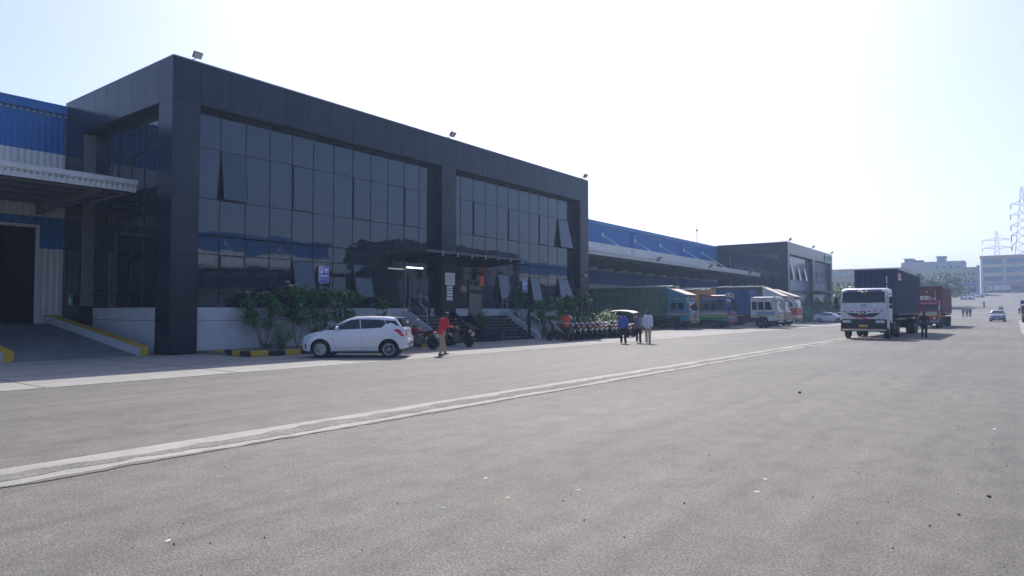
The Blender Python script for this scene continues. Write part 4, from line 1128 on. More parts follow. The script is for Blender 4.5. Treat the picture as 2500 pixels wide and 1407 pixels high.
def lorry(label, loc, rz, cab, box, boxdim, group=None, top=2.8, face='classic', bands=(), deflector=None, axles=(-1.25,-5.6,-6.9), visor=None, w=2.44, bumper=None, hgt=(1.25,3.9), tail=None, cablen=2.0, glass=None, boxkind='container', plate=m_ypl, r=.50, ladder=False, tip=None):
    o = thing('lorry', label, 'lorry', loc, rz, group)
    h = w/2
    x0, x1 = boxdim
    q = MB(m_chas)
    for s in (1,-1): q.box(x0+.1,-.5,s*.42-.04,s*.42+.04,.85,1.08)
    for x in axles: q.tube([(x,-h+.2,r),(x,h-.2,r)], .09, 8); q.box(x-.06,x+.06,-.5,.5,r,.9)
    q.bbox(-4.3 if x1<-2.6 else x1-2.4, -2.9 if x1<-2.6 else x1-1.2, h-.55,h-.05,.55,1.02,.04)
    q.bbox(-4.3 if x1<-2.6 else x1-2.4, -3.1 if x1<-2.6 else x1-1.4, -h+.05,-h+.5,.5,1.0,.06)
    q.box(x0+.05,x0+.12,-h+.1,h-.1,.55,.68)
    if x1-x0 > 9:
        for k in range(int((x1-x0)/1.3)): q.box(x0+.4+k*1.3,x0+.48+k*1.3,-h+.1,h-.1,hgt[0]-.18,hgt[0]-.03)
        for s in (1,-1): q.box(x0+.1,x1-.1,s*.55-.05,s*.55+.05,hgt[0]-.3,hgt[0]-.05)
    q.build('chassis', o)
    for x in axles:
        for s in (1,-1):
            wheel(o, x, s*(h-.17), r, .27, car=False)
            if x != axles[0]: wheel(o, x, s*(h-.50), r, .27, car=False)
    for x in axles[1:]:
        q = MB(m_trim)
        for s in (1,-1): q.loft([[(x+math.cos(a)*(r+.08), s*(h-.66), r+math.sin(a)*(r+.08)),(x+math.cos(a)*(r+.08), s*(h-.02), r+math.sin(a)*(r+.08)),(x+math.cos(a)*(r+.10), s*(h-.02), r+math.sin(a)*(r+.10)),(x+math.cos(a)*(r+.10), s*(h-.66), r+math.sin(a)*(r+.10))] for a in [R(20+140*i/8) for i in range(9)]])
        q.build('mudguard', o)
    # cab shell
    xb = -cablen
    if face == 'modern': prof = [(0,.62),(.03,top*.42),(.0,top*.70),(-.10,top*.83),(-.20,top-.20),(-.28,top-.10),(-.42,top-.03),(-.70,top+.01),(xb,top),(xb,.95),(-1.85,.95),(-1.75,1.12),(-.88,1.12),(-.82,.62)]
    else: prof = [(0,.72),(.0,1.66),(-.30,top-.30),(-.22,top-.22),(-.28,top),(xb,top),(xb,1.02),(-1.85,1.02),(-1.70,1.18),(-.80,1.18),(-.62,.72)]
    def zz(x, z): return z
    rings = []
    ys_ = [(-h,.12),(-h+.03,.04),(-h+.12,.0),(0,-.008),(h-.12,0),(h-.03,.04),(h,.12)]
    for y, ins in ys_: rings.append([(x-(ins if x > -1.0 else 0), y, z-(ins*1.2 if z > top-.3 else 0)) for x,z in prof])
    q = MB(cab); q.loft(rings); cb = q.build('cab', o, auto=R(32))
    # windscreen: follows the raked face
    def fx(z):
        if face == 'modern': return interp([(9,-.28),(top-.10,-.28),(top-.20,-.20),(top*.83,-.10),(top*.70,0.),(top*.42,.03),(.6,.0)], z)
        return -.30*max(0,(z-1.66))/(top-.30-1.66)
    za, zb = (top*.715, top-.22) if face == 'modern' else (1.74, top-.42)
    g = MB(glass or m_vg); n = 6
    g.loft([[(fx(za+(zb-za)*i/n)+.024, y*(1-.03*i/n), za+(zb-za)*i/n) for y in (-h+.09,-h*.6,0,h*.6,h-.09)] for i in range(n+1)], closed=False, caps=False)
    ws = g.build('windscreen', o, smooth=True)
    q = MB(m_trim)
    for s in (1,-1): q.tube([(fx(za)+.03, s*h*.5-.3, za-.04),(fx(za+.3)+.03, s*h*.5+.1, za+.32)], .012, 4)
    if face != 'modern': q.box(fx(za)+.0,fx(za)+.03,-.03,.03,za,za+.02)
    q.build('wiper', ws)
    # side windows and door
    for s in (1,-1):
        a = s*(h+.004); b = s*(h-.012)
        sz = top*.70 if face == 'modern' else 1.80; st_ = top-.32 if face == 'modern' else top-.50
        q = MB(m_vg); q.prism([(-.40,sz),(-.58,st_),(-1.08,st_),(-1.08,sz)], 'y', min(a,b), max(a,b)); q.build('side_window', o)
        if cablen > 1.95:
            q = MB(m_vg); q.box(-1.22,max(xb+.22,-1.75),min(a,b),max(a,b),sz,st_); q.build('side_window', o)
        if cablen > 2.3: q = MB(m_vg); q.box(-1.87,xb+.14,min(a,b),max(a,b),sz,st_); q.build('side_window', o)
        q = MB(m_trim); c = s*(h+.006)
        for xx in (-.34,-1.12): q.box(xx-.008,xx+.008,min(b,c),max(b,c),1.2,top-.25)
        q.box(-1.10,-.36,min(b,c),max(b,c),1.196,1.21); q.build('door_seam', o)
        y0_, y1_ = s*h, s*(h+.22)
        q = MB(m_trim); q.tube([(-.2,s*h,top-.5),(.05,s*(h+.24),top-.55)], .015, 5); q.bbox(.02,.10,min(s*(h+.13),s*(h+.33)),max(s*(h+.13),s*(h+.33)),top-.95,top-.52,.02); q.bbox(.02,.09,min(s*(h+.13),s*(h+.33)),max(s*(h+.13),s*(h+.33)),top-1.22,top-1.0,.02); q.build('mirror', o)
        q = MB(m_clear); q.bbox(-.05,.05,min(s*(h-.12),s*(h-.56)),max(s*(h-.12),s*(h-.56)),.96,1.13,.02) if face == 'modern' else q.ball((.02,s*(h-.36),1.0),(.05,.12,.12)); q.build('headlight', o, auto=AUTO)
        q = MB(m_amb); q.box(-.02,.03,min(s*(h-.03),s*(h-.10)),max(s*(h-.03),s*(h-.10)),1.04,1.16); q.build('indicator', o)
    q = MB(bumper or m_trim); q.bbox(-.25,.09,-h,h,.45,.78,.04) if face == 'modern' else q.bbox(-.12,.10,-h,h,.55,.78,.03); q.build('bumper', o)
    pz = .14 if face == 'modern' else 0
    q = MB(plate); q.box(.095,.102,-.24,.24,.58+pz,.73+pz); q.build('number_plate', o)
    for bd in bands:
        za_, zb_, col, where = bd[:4]
        m = M('band_%d_%d_%d' % tuple(int(c*100) for c in col), col, .5)
        q = MB(m)
        if 's' in where:
            xe = bd[4] if len(bd) > 4 else xb+.02
            for s in (1,-1):
                a, b = s*(h-.01), s*(h+.009); q.box(xe, -.10-(.0 if zb_<1.7 else (za_-1.66)*.3), min(a,b), max(a,b), za_, zb_)
        if 'f' in where:
            hw = bd[5] if len(bd) > 5 else h-.14
            q.prism([(fx(za_)-.03,za_),(fx(za_)+.016,za_),(fx(zb_)+.016,zb_),(fx(zb_)-.03,zb_)], 'y', -hw, hw)
        q.build('painted_band', o)
    if visor:
        q = MB(visor); q.prism([(-.30,top-.28),(-.20,top-.36),(.06,top-.30),(.02,top-.02),(-.28,top+.04)], 'y', -h+.02, h-.02); q.build('visor', o)
    if deflector:
        dm, x_a, z_a = deflector  # sloping tarpaulin hood from the box down to the cab roof
        q = MB(dm); q.prism([(x_a, z_a),(x_a-.02,z_a-.06),(-.25,top+.20),(-.15,top+.26)], 'y', -h+.02, h-.02)
        hood = q.build('wind_deflector', o)
        for s in (1,-1): q = MB(tip or cab); q.prism([(x_a,z_a-.05),(-.30,top+.20),(-.30,top+.01),(x_a,top+.01)], 'y', s*(h-.03), s*(h-.06)); q.build('deflector_side', hood)
    if boxkind == 'container': c = container(o, x0, x1, w, hgt[0], hgt[1], box)
    else:
        q = MB(box); q.box(x0,x1,-h,h,hgt[0],hgt[1]); n = int((x1-x0)/.62)
        fm = tail or box
        c = q.build('box_body', o); q = MB(fm)
        for s in (1,-1):
            a, b = s*h, s*(h+.05)
            for k in range(n+1): xx = x0+.02+k*(x1-x0-.1)/n; q.box(xx,xx+.07,min(a,b),max(a,b),hgt[0],hgt[1])
            for z in (hgt[0]+.02, hgt[0]+(hgt[1]-hgt[0])*.33, hgt[0]+(hgt[1]-hgt[0])*.66, hgt[1]-.08): q.box(x0,x1,min(a,s*(h+.035)),max(a,s*(h+.035)),z,z+.06)
        q.build('body_ribs', c)
    if ladder:
        q = MB(m_chrome)
        for y in (-.9,-.55,.55,.9): q.tube([(.14,y,.62),(.14,y,1.66)], .018, 5)
        for z in (.66,.95,1.25,1.62): q.tube([(.14,-.95,z),(.14,.95,z)], .018, 5)
        q.build('guard_rail', o)
    return o, cb, fx
def tarp(o, x0, x1, z, w=2.44):
    """tarpaulin rolled along the roof edge, bright in the sun"""
    m = M('pale_tarpaulin', (.70,.68,.60), .6, var=.15, vs=3)
    q = MB(m); n = 24
    q.tube([(x0+(x1-x0)*i/n, -w/2+.12, z+.03+.03*math.sin(i*2.1)) for i in range(n+1)], [.07+.02*math.sin(i*1.3) for i in range(n+1)], 7)
    q.tube([(x0+(x1-x0)*i/n, w/2-.12, z+.03+.03*math.sin(i*1.7)) for i in range(n+1)], .07, 7)
    q.add([(x0,-w/2+.1,z+.03),(x1,-w/2+.1,z+.03),(x1,0,z+.12),(x0,0,z+.12),(x0,w/2-.1,z+.03),(x1,w/2-.1,z+.03)],[(0,1,2,3),(3,2,5,4)])
    return q.build('tarpaulin', o, smooth=True)

# white cab lorry coming towards the camera (dark container)
m_lw = M('lorry_white', (.66,.66,.69), .35, var=.12, vs=2.5, coat=.3)
m_navy = M('container_slate', (.016,.036,.085), .6, var=.18, vs=1.2)
A, cbA, fxA = lorry('white cab lorry with a dark slate container driving towards the camera', (-7.35,45.0,0), R(-90), m_lw, m_navy, (-17.4,-4.6), top=3.06, face='modern', w=2.5,
    axles=(-1.35,-5.2,-14.2,-15.5), hgt=(1.42,4.32+.1), bumper=m_trim, cablen=2.15, r=.51)
h = 1.25
q = MB(m_trim); q.prism([(-.92,1.58),(-.72,1.42),(-.5,1.33),(.5,1.33),(.72,1.42),(.92,1.58),(.35,1.54),(.12,1.48),(-.12,1.48),(-.35,1.54)], 'x', .0, .06)
q.build('grille', A)
q = MB(m_trim); q.ball((.06,0,1.60),(.02,.15,.10)); q.mat(m_chrome); q.ball((.075,0,1.60),(.015,.07,.05)); q.build('emblem', A, auto=AUTO)
m_rcl = M('red_cloth', (.60,.02,.05), .7); q = MB(m_rcl); q.tube([(.07,-.36,1.20),(.09,-.22,1.46)], [.03,.05], 6); q.tube([(.07,.20,1.19),(.09,-.18,1.34)], [.05,.03], 6); q.build('red_ribbon', A, auto=AUTO)
q = MB(m_trim); q.bbox(-.35,.08,-h+.01,h-.01,.70,1.20,.04); q.build('lamp_panel', A)
for s in (1,-1):
    q = MB(m_clear); q.bbox(.05,.10,min(s*.66,s*1.14),max(s*.66,s*1.14),.97,1.13,.02); q.build('headlight_unit', A)
for (za, zb, c, n) in ((.60,.65,(.75,.22,.04),'a'),(.55,.60,(.75,.75,.75),'b'),(.50,.55,(.02,.32,.18),'c')):
    MB(M('flag_stripe_'+n, c, .5)).box(.093,.098,-h+.06,h-.06,za-.02,zb-.022).build('bumper_stripe', A)
q = MB(M('red_decal', (.55,.06,.10), .5))
for y, z in ((-1.0,1.66),(-.62,1.67),(-.3,1.64),(.3,1.66),(.62,1.69),(.98,1.70)): q.ball((.03,y,z),(.012,.10,.035),8,5)
q.build('decal', A); q = MB(m_trim); q.box(.0,.034,-.75,.75,1.875,1.883); q.box(.0,.034,-.757,-.75,1.6,1.883); q.box(.0,.034,.75,.757,1.6,1.883)
for k in range(4): q.box(.0,.03,-.15,.15,1.97+k*.03,1.98+k*.03)
q.build('panel_seam', A)
m_vio = M('violet_ink', (.12,.08,.40), .5); m_ink = M('dark_ink', (.03,.05,.10), .5)
q = MB(m_vio)
for a, b in ((-.98,-.30),(.20,.95)):
    y = a
    while y < b: wd = .03+.05*rnd.random(); q.box(-.33,-.225,y,y+wd,2.92,2.975); y += wd+.022
q.build('visor_lettering', A)
q = MB(m_ink)
for a, b in ((-.90,-.35),(.25,.90)):
    y = a
    while y < b: wd = .035+.03*rnd.random(); q.box(-.30,-.175,y,y+wd,2.85,2.905); y += wd+.02
q.build('visor_lettering', A)
q = MB(M('horn_brass', (.55,.45,.25), .3, metal=.7)); q.ball((-.14,.05,2.82),(.08,.16,.05)); q.mat(m_trim).ball((-.22,.0,2.93),(.06,.10,.05)); q.build('roof_charm', A, auto=AUTO)
q = MB(M('white_air_dam', (.6,.6,.62), .5)); 
# container markings: orange and white maker's plate, white code column
q = MB(M('marking_orange', (.62,.15,.06), .5)); q.box(-5.2,-4.80,1.256,1.262,3.70,4.15); q.box(-5.2,-4.80,-1.262,-1.256,3.70,4.15); mk = q.build('marking_panel', A)
q = MB(m_swhite); q.box(-6.35,-5.2,-1.262,-1.256,3.70,4.15); q.box(-6.35,-5.2,1.256,1.262,3.70,4.15); q.build('marking_panel', A)
q = MB(m_swhite); q.box(-6.45,-4.95,-1.2621,-1.2562,3.78,4.15) if False else None
text_mesh('TEX', .40, M('marking_ink', (.35,.08,.05), .5), A, (-5.75, 1.266, 3.93), (R(90),0,R(180)), 'lettering', .003, 1.0)
text_mesh('TEX', .40, M('marking_ink', (.35,.08,.05), .5), A, (-5.75, -1.266, 3.93), (R(90),0,0), 'lettering', .003, 1.0)
q = MB(m_swhite)
for k in range(14):
    if k in (4,9): continue
    q.box(-4.602,-4.592,.62,.68,3.85-k*.115,3.93-k*.115)
q.build('code_marks', A)

# red lorry following
m_maroon = M('container_maroon', (.11,.026,.035), .6, var=.2, vs=1.2)
Bq, cbB, fxB = lorry('red cab lorry with a maroon container following the white cab lorry', (-7.2,76.5,0), R(-90), M('lorry_red', (.32,.03,.04), .4, var=.15, vs=3), m_maroon, (-16.6,-4.2), top=2.75, face='classic', w=2.45,
    axles=(-1.35,-5.0,-14,-15.2), hgt=(1.42,4.22), bumper=M('lorry_bluegrey', (.22,.28,.36), .5), ladder=False, cablen=2.1,
    bands=((1.42,1.56,(.30,.55,.50),'f'),(1.28,1.42,(.65,.50,.08),'f'),(1.20,1.26,(.60,.50,.12),'f'),(2.42,2.50,(.70,.65,.66),'f'),(2.52,2.62,(.55,.06,.22),'fs'),(1.6,1.64,(.6,.35,.35),'f')))
q = MB(M('crest_white', (.70,.68,.66), .5)); q.prism([(-1.0,2.78),(-1.0,2.92),(-.55,3.05),(-.25,3.16),(.25,3.16),(.55,3.05),(1.0,2.92),(1.0,2.78)], 'x', -.34,-.30); cr = q.build('crest_board', Bq)
q = MB(M('crest_blue', (.05,.07,.16), .5)); q.box(-.299,-.29,-.85,-.35,2.83,2.95); q.box(-.299,-.29,.35,.85,2.83,2.95); q.mat(m_or).ball((-.29,0,2.96),(.02,.12,.08)); q.build('crest_panel', cr)
q = MB(m_rcl); q.tube([(-.02,-.30,2.35),(.0,.0,2.2),(.02,-.25,1.85)], [.10,.05,.10], 6); q.build('red_drape', Bq)
MB(M('marking_yellow', (.7,.5,.05), .5)).box(-4.195,-4.19,-.2,-.05,3.6,3.75).build('marking', Bq)
q = MB(m_swhite)
for k in range(10): q.box(-4.196,-4.190,.62,.67,3.75-k*.12,3.82-k*.12)
q.build('code_marks', Bq)

# parked lorries backed onto the warehouse docks
m_green = M('container_green', (.060,.145,.080), .65, var=.25, vs=1.5)
G = 'lorries backed onto the loading docks'
m_bcab = M('cab_turquoise', (.05,.20,.28), .5, var=.15, vs=3)
m_cream = M('tarpaulin_cream', (.66,.60,.48), .65, var=.1, vs=3)
g1, _, fx1 = lorry('turquoise cab lorry with a long green container, nearest in the dock row', (-24.0,60.2,0), 0, m_bcab, m_green, (-12.0,-2.25), group=G, top=2.95, face='classic', hgt=(1.15,3.95), ladder=True,
    axles=(-1.3,-6.2,-10.6), cablen=2.15, deflector=(m_cream,-2.2,3.92), tip=m_bcab, r=.5, bands=((1.35,1.45,(.55,.45,.08),'s'),(1.5,1.66,(.18,.15,.30),'sf'),(.78,1.3,(.20,.08,.07),'f')))
tarp(g1, -5.9, -1.9, 3.97)
mk = M('faded_lettering', (.22,.26,.30), .7)
text_mesh('BEST ROADWAYS', .5, mk, g1, (-7.6,-1.232,3.15), (R(90),0,0), 'faded_lettering', .003, 1.0) if False else None
q = MB(mk); x = -10.3
for wd in (.22,.08,.16,0,.08,.20,0,.10,.12,.22,.22,.10,.08,.2,0,.1):
    if wd: q.box(x,x+.06,-1.2285,-1.2215,3.0,3.42); q.box(x,x+wd,-1.2285,-1.2215,3.36,3.42) if wd > .15 else None
    x += .27
q.build('faded_lettering', g1)
m_orb = M('box_orange', (.66,.30,.04), .6, var=.2, vs=2)
g2, cb2, fx2 = lorry('painted cab lorry in red blue and green with an orange box body', (-22.2,65.6,0), 0, M('cab_royal', (.035,.07,.22), .5, var=.2, vs=3), m_orb, (-12.6,-3.3), group=G, top=3.25, face='classic', hgt=(1.15,3.80), boxkind='box', tail=M('box_rib_brown', (.24,.09,.04), .6),
    axles=(-1.5,-6.8,-8.0), cablen=2.9, ladder=True, bumper=M('bumper_red', (.35,.03,.04), .5),
    bands=((.80,1.14,(.03,.20,.08),'s'),(1.14,1.24,(.55,.42,.05),'sf'),(1.24,1.36,(.04,.25,.12),'s'),(1.36,1.54,(.45,.46,.50),'s'),(1.54,1.62,(.40,.03,.05),'sf'),(1.62,1.70,(.08,.28,.26),'s'),(.80,.98,(.35,.03,.05),'f'),(.98,1.12,(.60,.58,.56),'f'),(1.26,1.50,(.40,.05,.06),'f'),(2.98,3.20,(.35,.06,.06),'s'),(2.80,2.95,(.04,.12,.35),'s')))
q = MB(m_orb); q.box(-3.3,-2.91,-1.215,1.215,1.3,3.78); q.mat(M('cabin_top_salmon', (.60,.25,.10), .6)).box(-3.28,-2.1,-1.2,1.2,3.27,3.76); q.build('cab_top_box', g2)
tarp(g2, -12.5, -2.1, 3.81)
def decorate(o, fx, top, seed):
    r2 = random.Random(seed); cols = [(.65,.62,.60),(.55,.04,.06),(.04,.30,.16),(.65,.45,.05),(.05,.12,.45),(.70,.70,.72)]
    for ci, c in enumerate(cols):
        q = MB(M('garland_%d'%ci, c, .5))
        for k in range(16):
            y = r2.uniform(-1.1,1.1); z = r2.uniform(.75,1.6) if k < 9 else r2.uniform(top-.25,top+.10); x = fx(z)+.05 if z < 2 else -.2
            q.ball((x,y,z),(.03,.05+.05*r2.random(),.03+.03*r2.random()),6,4)
        if ci < 4:
            for k in range(7): q.tube([(-.1-k*.25,-1.24,top-.08),(-.22-k*.25,-1.25,top-.2+.03*(ci%2)),(-.34-k*.25,-1.24,top-.08)], .018, 4) if ci == k%4 else None
        q.build('garland', o)
decorate(g2, fx2, 3.25, 3); decorate(g1, fx1, 2.95, 5)
q = MB(M('yellow_writing', (.65,.52,.15), .5)); x = -2.6
for k in range(14): q.box(x,x+.06,-1.2365,-1.2285,2.83,2.87+.02*(k%3)); x += .105
q.build('painted_lettering', g2)
m_cblue = M('container_blue', (.014,.085,.24), .6, var=.15, vs=1.5)
m_offw = M('cab_off_white', (.55,.54,.50), .45, var=.18, vs=3)
g3, _, fx3 = lorry('off white cab lorry with a blue container and yellow chassis edge', (-18.9,69.8,0), 0, m_offw, m_cblue, (-15.2,-2.65), group=G, top=3.1, face='classic', hgt=(1.30,3.80),
    axles=(-1.55,-6.0,-12,-13.2), cablen=2.5, bands=((1.18,1.24,(.55,.36,.06),'s'),(1.30,1.62,(.20,.30,.45),'s',-1.9)), visor=m_offw, ladder=True)
MB(M('chassis_yellow', (.55,.38,.08), .6)).box(-15.2,-3.2,-1.235,-1.222,1.18,1.28).build('chassis_edge', g3)
q = MB(m_swhite)
for k in range(3): q.box(-4.9,-4.9+.5-.1*k,-1.2285,-1.222,3.5-k*.12,3.56-k*.12)
q.mat(M('marking_yellow', (.7,.5,.05), .5)).box(-4.4,-4.22,-1.2285,-1.222,2.75,2.95); q.build('marking', g3)
decorate(g3, fx3, 3.1, 8)
g4, _, fx4 = lorry('grey cab lorry with a brown box body and a long cream wind deflector', (-19.7,75.8,0), 0, M('cab_grey', (.36,.33,.31), .5, var=.2, vs=3), M('box_olive', (.085,.085,.06), .7, var=.2, vs=1.5), (-15.0,-2.3), group=G, top=3.05, face='classic', hgt=(1.25,4.32), boxkind='box',
    axles=(-1.5,-7,-11.5), cablen=2.15, deflector=(m_cream,-2.28,4.30), tip=m_offw, ladder=True, bands=((.78,1.5,(.22,.08,.08),'f'),(1.25,1.35,(.5,.12,.05),'s')))
tarp(g4, -14, -2.4, 4.33)
decorate(g4, fx4, 2.95, 11)
g5, _, fx5 = lorry('white cab lorry with a red lower front, farthest in the dock row', (-19.9,81.6,0), 0, m_offw, M('box_olive', (.085,.085,.06), .7), (-14.5,-2.6), group=G, top=3.1, face='modern', hgt=(1.25,4.25), boxkind='box',
    axles=(-1.5,-7,-11.5), cablen=2.4, deflector=(m_cream,-2.55,4.22), tip=m_offw, bands=((1.2,2.02,(.38,.03,.05),'fs',-1.0),(.78,.96,(.50,.12,.05),'fs',-1.0)), glass=M('bright_windscreen', (.25,.33,.35), .08))
# dark red lorry with a blue tarpaulin at the right edge
g6, _, _ = lorry('dark maroon lorry with a blue tarpaulin load cut by the right edge', (1.75,111.5,zg(112)), R(-90), M('cab_maroon', (.10,.025,.03), .5, var=.2, vs=3), M('tarp_blue', (.02,.09,.34), .6, var=.2, vs=2), (-9.0,-2.2), top=2.45, face='modern', hgt=(1.3,3.0), boxkind='box', axles=(-1.3,-5.5,-6.8), cablen=1.9, w=2.35, r=.48)
# small pale lorry on the crest
Yc = 338
g7, _, _ = lorry('small pale lorry parked before the cream block', (W(2409,Yc), Yc, zg(Yc)), R(180), m_offw, m_offw, (-8.0,-2.3), top=2.6, face='classic', hgt=(1.2,3.0), axles=(-1.3,-6.0), cablen=1.9)

# ------------------------------------------------ two-wheelers
def bike(name, label, loc, rz, paint, group='motorbikes parked in a row', lean=-8, helmet=None, fancy=False, plate_c=None):
    o = thing(name, label, 'motorbike', loc, rz, group)
    o.rotation_euler = (R(lean), 0, rz)
    r = .30; xf, xr = .66, -.66
    for x in (xf, xr):
        t = MB(m_rub); t.lathe([(r*.80,-.025),(r*.9,-.045),(r,-.022),(r+.004,0),(r,.022),(r*.9,.045),(r*.80,.025)], (x,0,r), 'y', 24)
        wv = t.build('wheel', o, auto=AUTO)
        m = MB(m_rimd if not fancy else m_rim); m.lathe([(r*.76,-.03),(r*.82,-.035),(r*.82,.035),(r*.76,.03),(r*.76,-.03)], (x,0,r), 'y', 24); m.lathe([(0,-.07),(.05,-.07),(.05,.07),(0,.07)], (x,0,r), 'y', 10)
        for k in range(5):
            a = 2*math.pi*k/5; m.tube([(x+.04*math.cos(a),0,r+.04*math.sin(a)),(x+r*.78*math.cos(a),0,r+r*.78*math.sin(a))], .014, 4)
        m.build('rim', wv, auto=AUTO)
    q = MB(m_trim)
    q.tube([(.50,0,.92),(.20,0,.55),(-.15,0,.40),(-.25,0,.55),(-.55,0,.76)], .03, 6); q.tube([(.48,0,.88),(.0,0,.80),(-.45,0,.74)], .025, 6)
    for s in (-1,1): q.tube([(-.2,s*.10,.42),(xr,s*.10,r)], .022, 6)
    q.build('frame', o, auto=AUTO)
    q = MB(m_hub); q.bbox(-.18,.22,-.13,.13,.26,.52,.04); q.lathe([(0,-.15),(.10,-.15),(.10,.15),(0,.15)], (.0,0,.36), 'y', 12); q.tube([(.12,0,.5),(.22,0,.64)], [.10,.08], 8); q.build('engine', o, auto=AUTO)
    q = MB(m_chrome if fancy else m_hub); q.tube([(.25,-.12,.5),(.30,-.13,.32),(.05,-.15,.22),(-.35,-.17,.26),(-.85,-.19,.36)], [.02,.02,.025,.045,.05], 8); q.build('exhaust', o, auto=AUTO)
    q = MB(paint); q.loft([[(x,y*wd,z0+z*hh) for y,z in ((-1,0),(-1,.55),(-.6,.95),(0,1.05),(.6,.95),(1,.55),(1,0))] for x,wd,z0,hh in ((.48,.05,.80,.08),(.38,.13,.74,.22),(.2,.155,.72,.28),(.0,.13,.72,.22),(-.12,.09,.72,.12))])
    q.build('fuel_tank', o, auto=R(50))
    q = MB(m_trim); q.loft([[(x,y*wd,z0+z*hh) for y,z in ((-1,0),(-1,.7),(-.5,1),(.5,1),(1,.7),(1,0))] for x,wd,z0,hh in ((-.08,.10,.74,.07),(-.3,.14,.72,.08),(-.5,.14,.74,.09),(-.8,.09,.80,.10))]); q.build('seat', o, auto=R(50))
    q = MB(paint); q.prism([(-.1,.58),(-.3,.72),(-.85,.80),(-.92,.76),(-.5,.62)], 'y', -.11,.11); q.build('side_panel', o)
    q = MB(m_trim)
    q.loft([[(xr+math.cos(a)*(r+.04),y,r+math.sin(a)*(r+.04)) for y in (-.07,.07)]+[(xr+math.cos(a)*(r+.055),y,r+math.sin(a)*(r+.055)) for y in (.07,-.07)] for a in [R(50+120*i/6) for i in range(7)]])
    q.build('rear_mudguard', o)
    q = MB(paint); q.loft([[(xf+math.cos(a)*(r+.03),y,r+math.sin(a)*(r+.03)) for y in (-.06,.06)]+[(xf+math.cos(a)*(r+.045),y,r+math.sin(a)*(r+.045)) for y in (.06,-.06)] for a in [R(30+120*i/6) for i in range(7)]]); q.build('front_mudguard', o)
    q = MB(m_hub)
    for s in (-1,1): q.tube([(xf,s*.09,r),(.48,s*.09,.85),(.44,s*.09,.95)], .024, 6)
    q.build('fork', o, auto=AUTO)
    q = MB(m_trim); q.tube([(.34,-.36,1.0),(.42,-.20,1.04),(.45,0,.98),(.42,.20,1.04),(.34,.36,1.0)], .016, 6); hb = q.build('handlebar', o, auto=AUTO)
    for s in (-1,1):
        q = MB(m_trim); q.tube([(.40,s*.24,1.04),(.38,s*.32,1.22)], .007, 4); q.ball((.38,s*.34,1.27),(.015,.075,.055),10,6); q.mat(m_chrome).rbox((.362,s*.34,1.27),(.004,.12,.085)); q.build('mirror', hb)
    q = MB(paint); q.ball((.56,0,.92),(.10,.13,.13),12,8); hl = q.build('headlamp_cowl', o, auto=R(50)); q = MB(m_clear); q.ball((.62,0,.91),(.05,.09,.08),10,6); q.build('headlamp', hl, smooth=True)
    q = MB(m_red); q.bbox(-.96,-.90,-.07,.07,.74,.80,.01); q.build('tail_lamp', o)
    q = MB(m_plate); q.rbox((-.985,0,.62),(.008,.20,.13),(0,R(-12),0)); q.mat(m_trim)
    for k in range(3): q.rbox((-.991,-.05+k*.05,.62+.0),(.002,.03,.05),(0,R(-12),0))
    q.build('number_plate', o)
    for s in (-1,1): q = MB(m_amb); q.ball((-.90,s*.15,.71),(.03,.035,.025),8,5); q.build('indicator', o, smooth=True)
    q = MB(m_trim); q.tube([(-.05,.12,.32),(-.18,.34,.03)], .012, 5); q.build('side_stand', o)
    if helmet:
        q = MB(helmet); q.ball((.42,.05,1.16),(.14,.12,.13),14,10)
    return o
m_mr = M('bike_maroon', (.20,.015,.03), .25, coat=.7); m_bk = M('bike_black', (.012,.012,.014), .22, coat=.7); m_bbl = M('bike_blue', (.02,.05,.18), .25, coat=.7); m_gr = M('bike_grey', (.20,.21,.22), .3, coat=.5)
GP = 'motorbikes parked facing the steps'
b1 = bike('motorbike', 'maroon tank motorbike half hidden behind the white hatchback', (-21.0,21.35,0), R(184), m_mr, GP)
b2 = bike('motorbike', 'dark motorbike standing between the red shirted person and the left steps', (-21.1,23.95,0), R(178), m_bk, GP)
GR = 'motorbikes parked in a row beside the right planting bed'
base = {'r': bike('motorbike', '', (0,0,0), 0, m_mr, GR), 'k': bike('motorbike', '', (0,0,0), 0, m_bk, GR), 'b': bike('motorbike', '', (0,0,0), 0, m_bbl, GR), 'g': bike('motorbike', '', (0,0,0), 0, m_gr, GR, fancy=True)}
used_b = set()
rowb = [(1408,831,'r','maroon motorbike, first of the row right of the orange shirted person'),(1424,830,'k','black motorbike, second of the row, beside the first maroon one'),(1437,829,'b','dark blue motorbike, third of the row, in the building shadow'),
        (1450,828,'k','black motorbike, fourth of the row, at the edge of the shadow'),(1462,827,'r','maroon motorbike, fifth of the row, first in the sun'),(1475,826,'g','grey motorbike with bright wheels, sixth of the row'),
        (1487,825.5,'k','black motorbike, seventh of the row before the rickshaw'),(1499,825,'b','dark blue motorbike, eighth of the row, under the rickshaw hood'),(1511,824.5,'g','grey motorbike, ninth of the row, left of the blue shirted person'),
        (1531,823.5,'k','black motorbike right behind the blue shirted person'),(1546,822.5,'r','maroon motorbike, last of the row, left of the grey shirted person')]
for px, py, c, lab in rowb:
    s_ = base[c]
    p_ = onrow(px, py); 
    if c in used_b: s_ = copy_tree(s_)
    used_b.add(c)
    relabel(s_, lab, loc=(p_.x-.66, p_.y, 0)); s_.rotation_euler = (R(-8+rnd.uniform(-2,2)), 0, R(180+rnd.uniform(-9,4)))
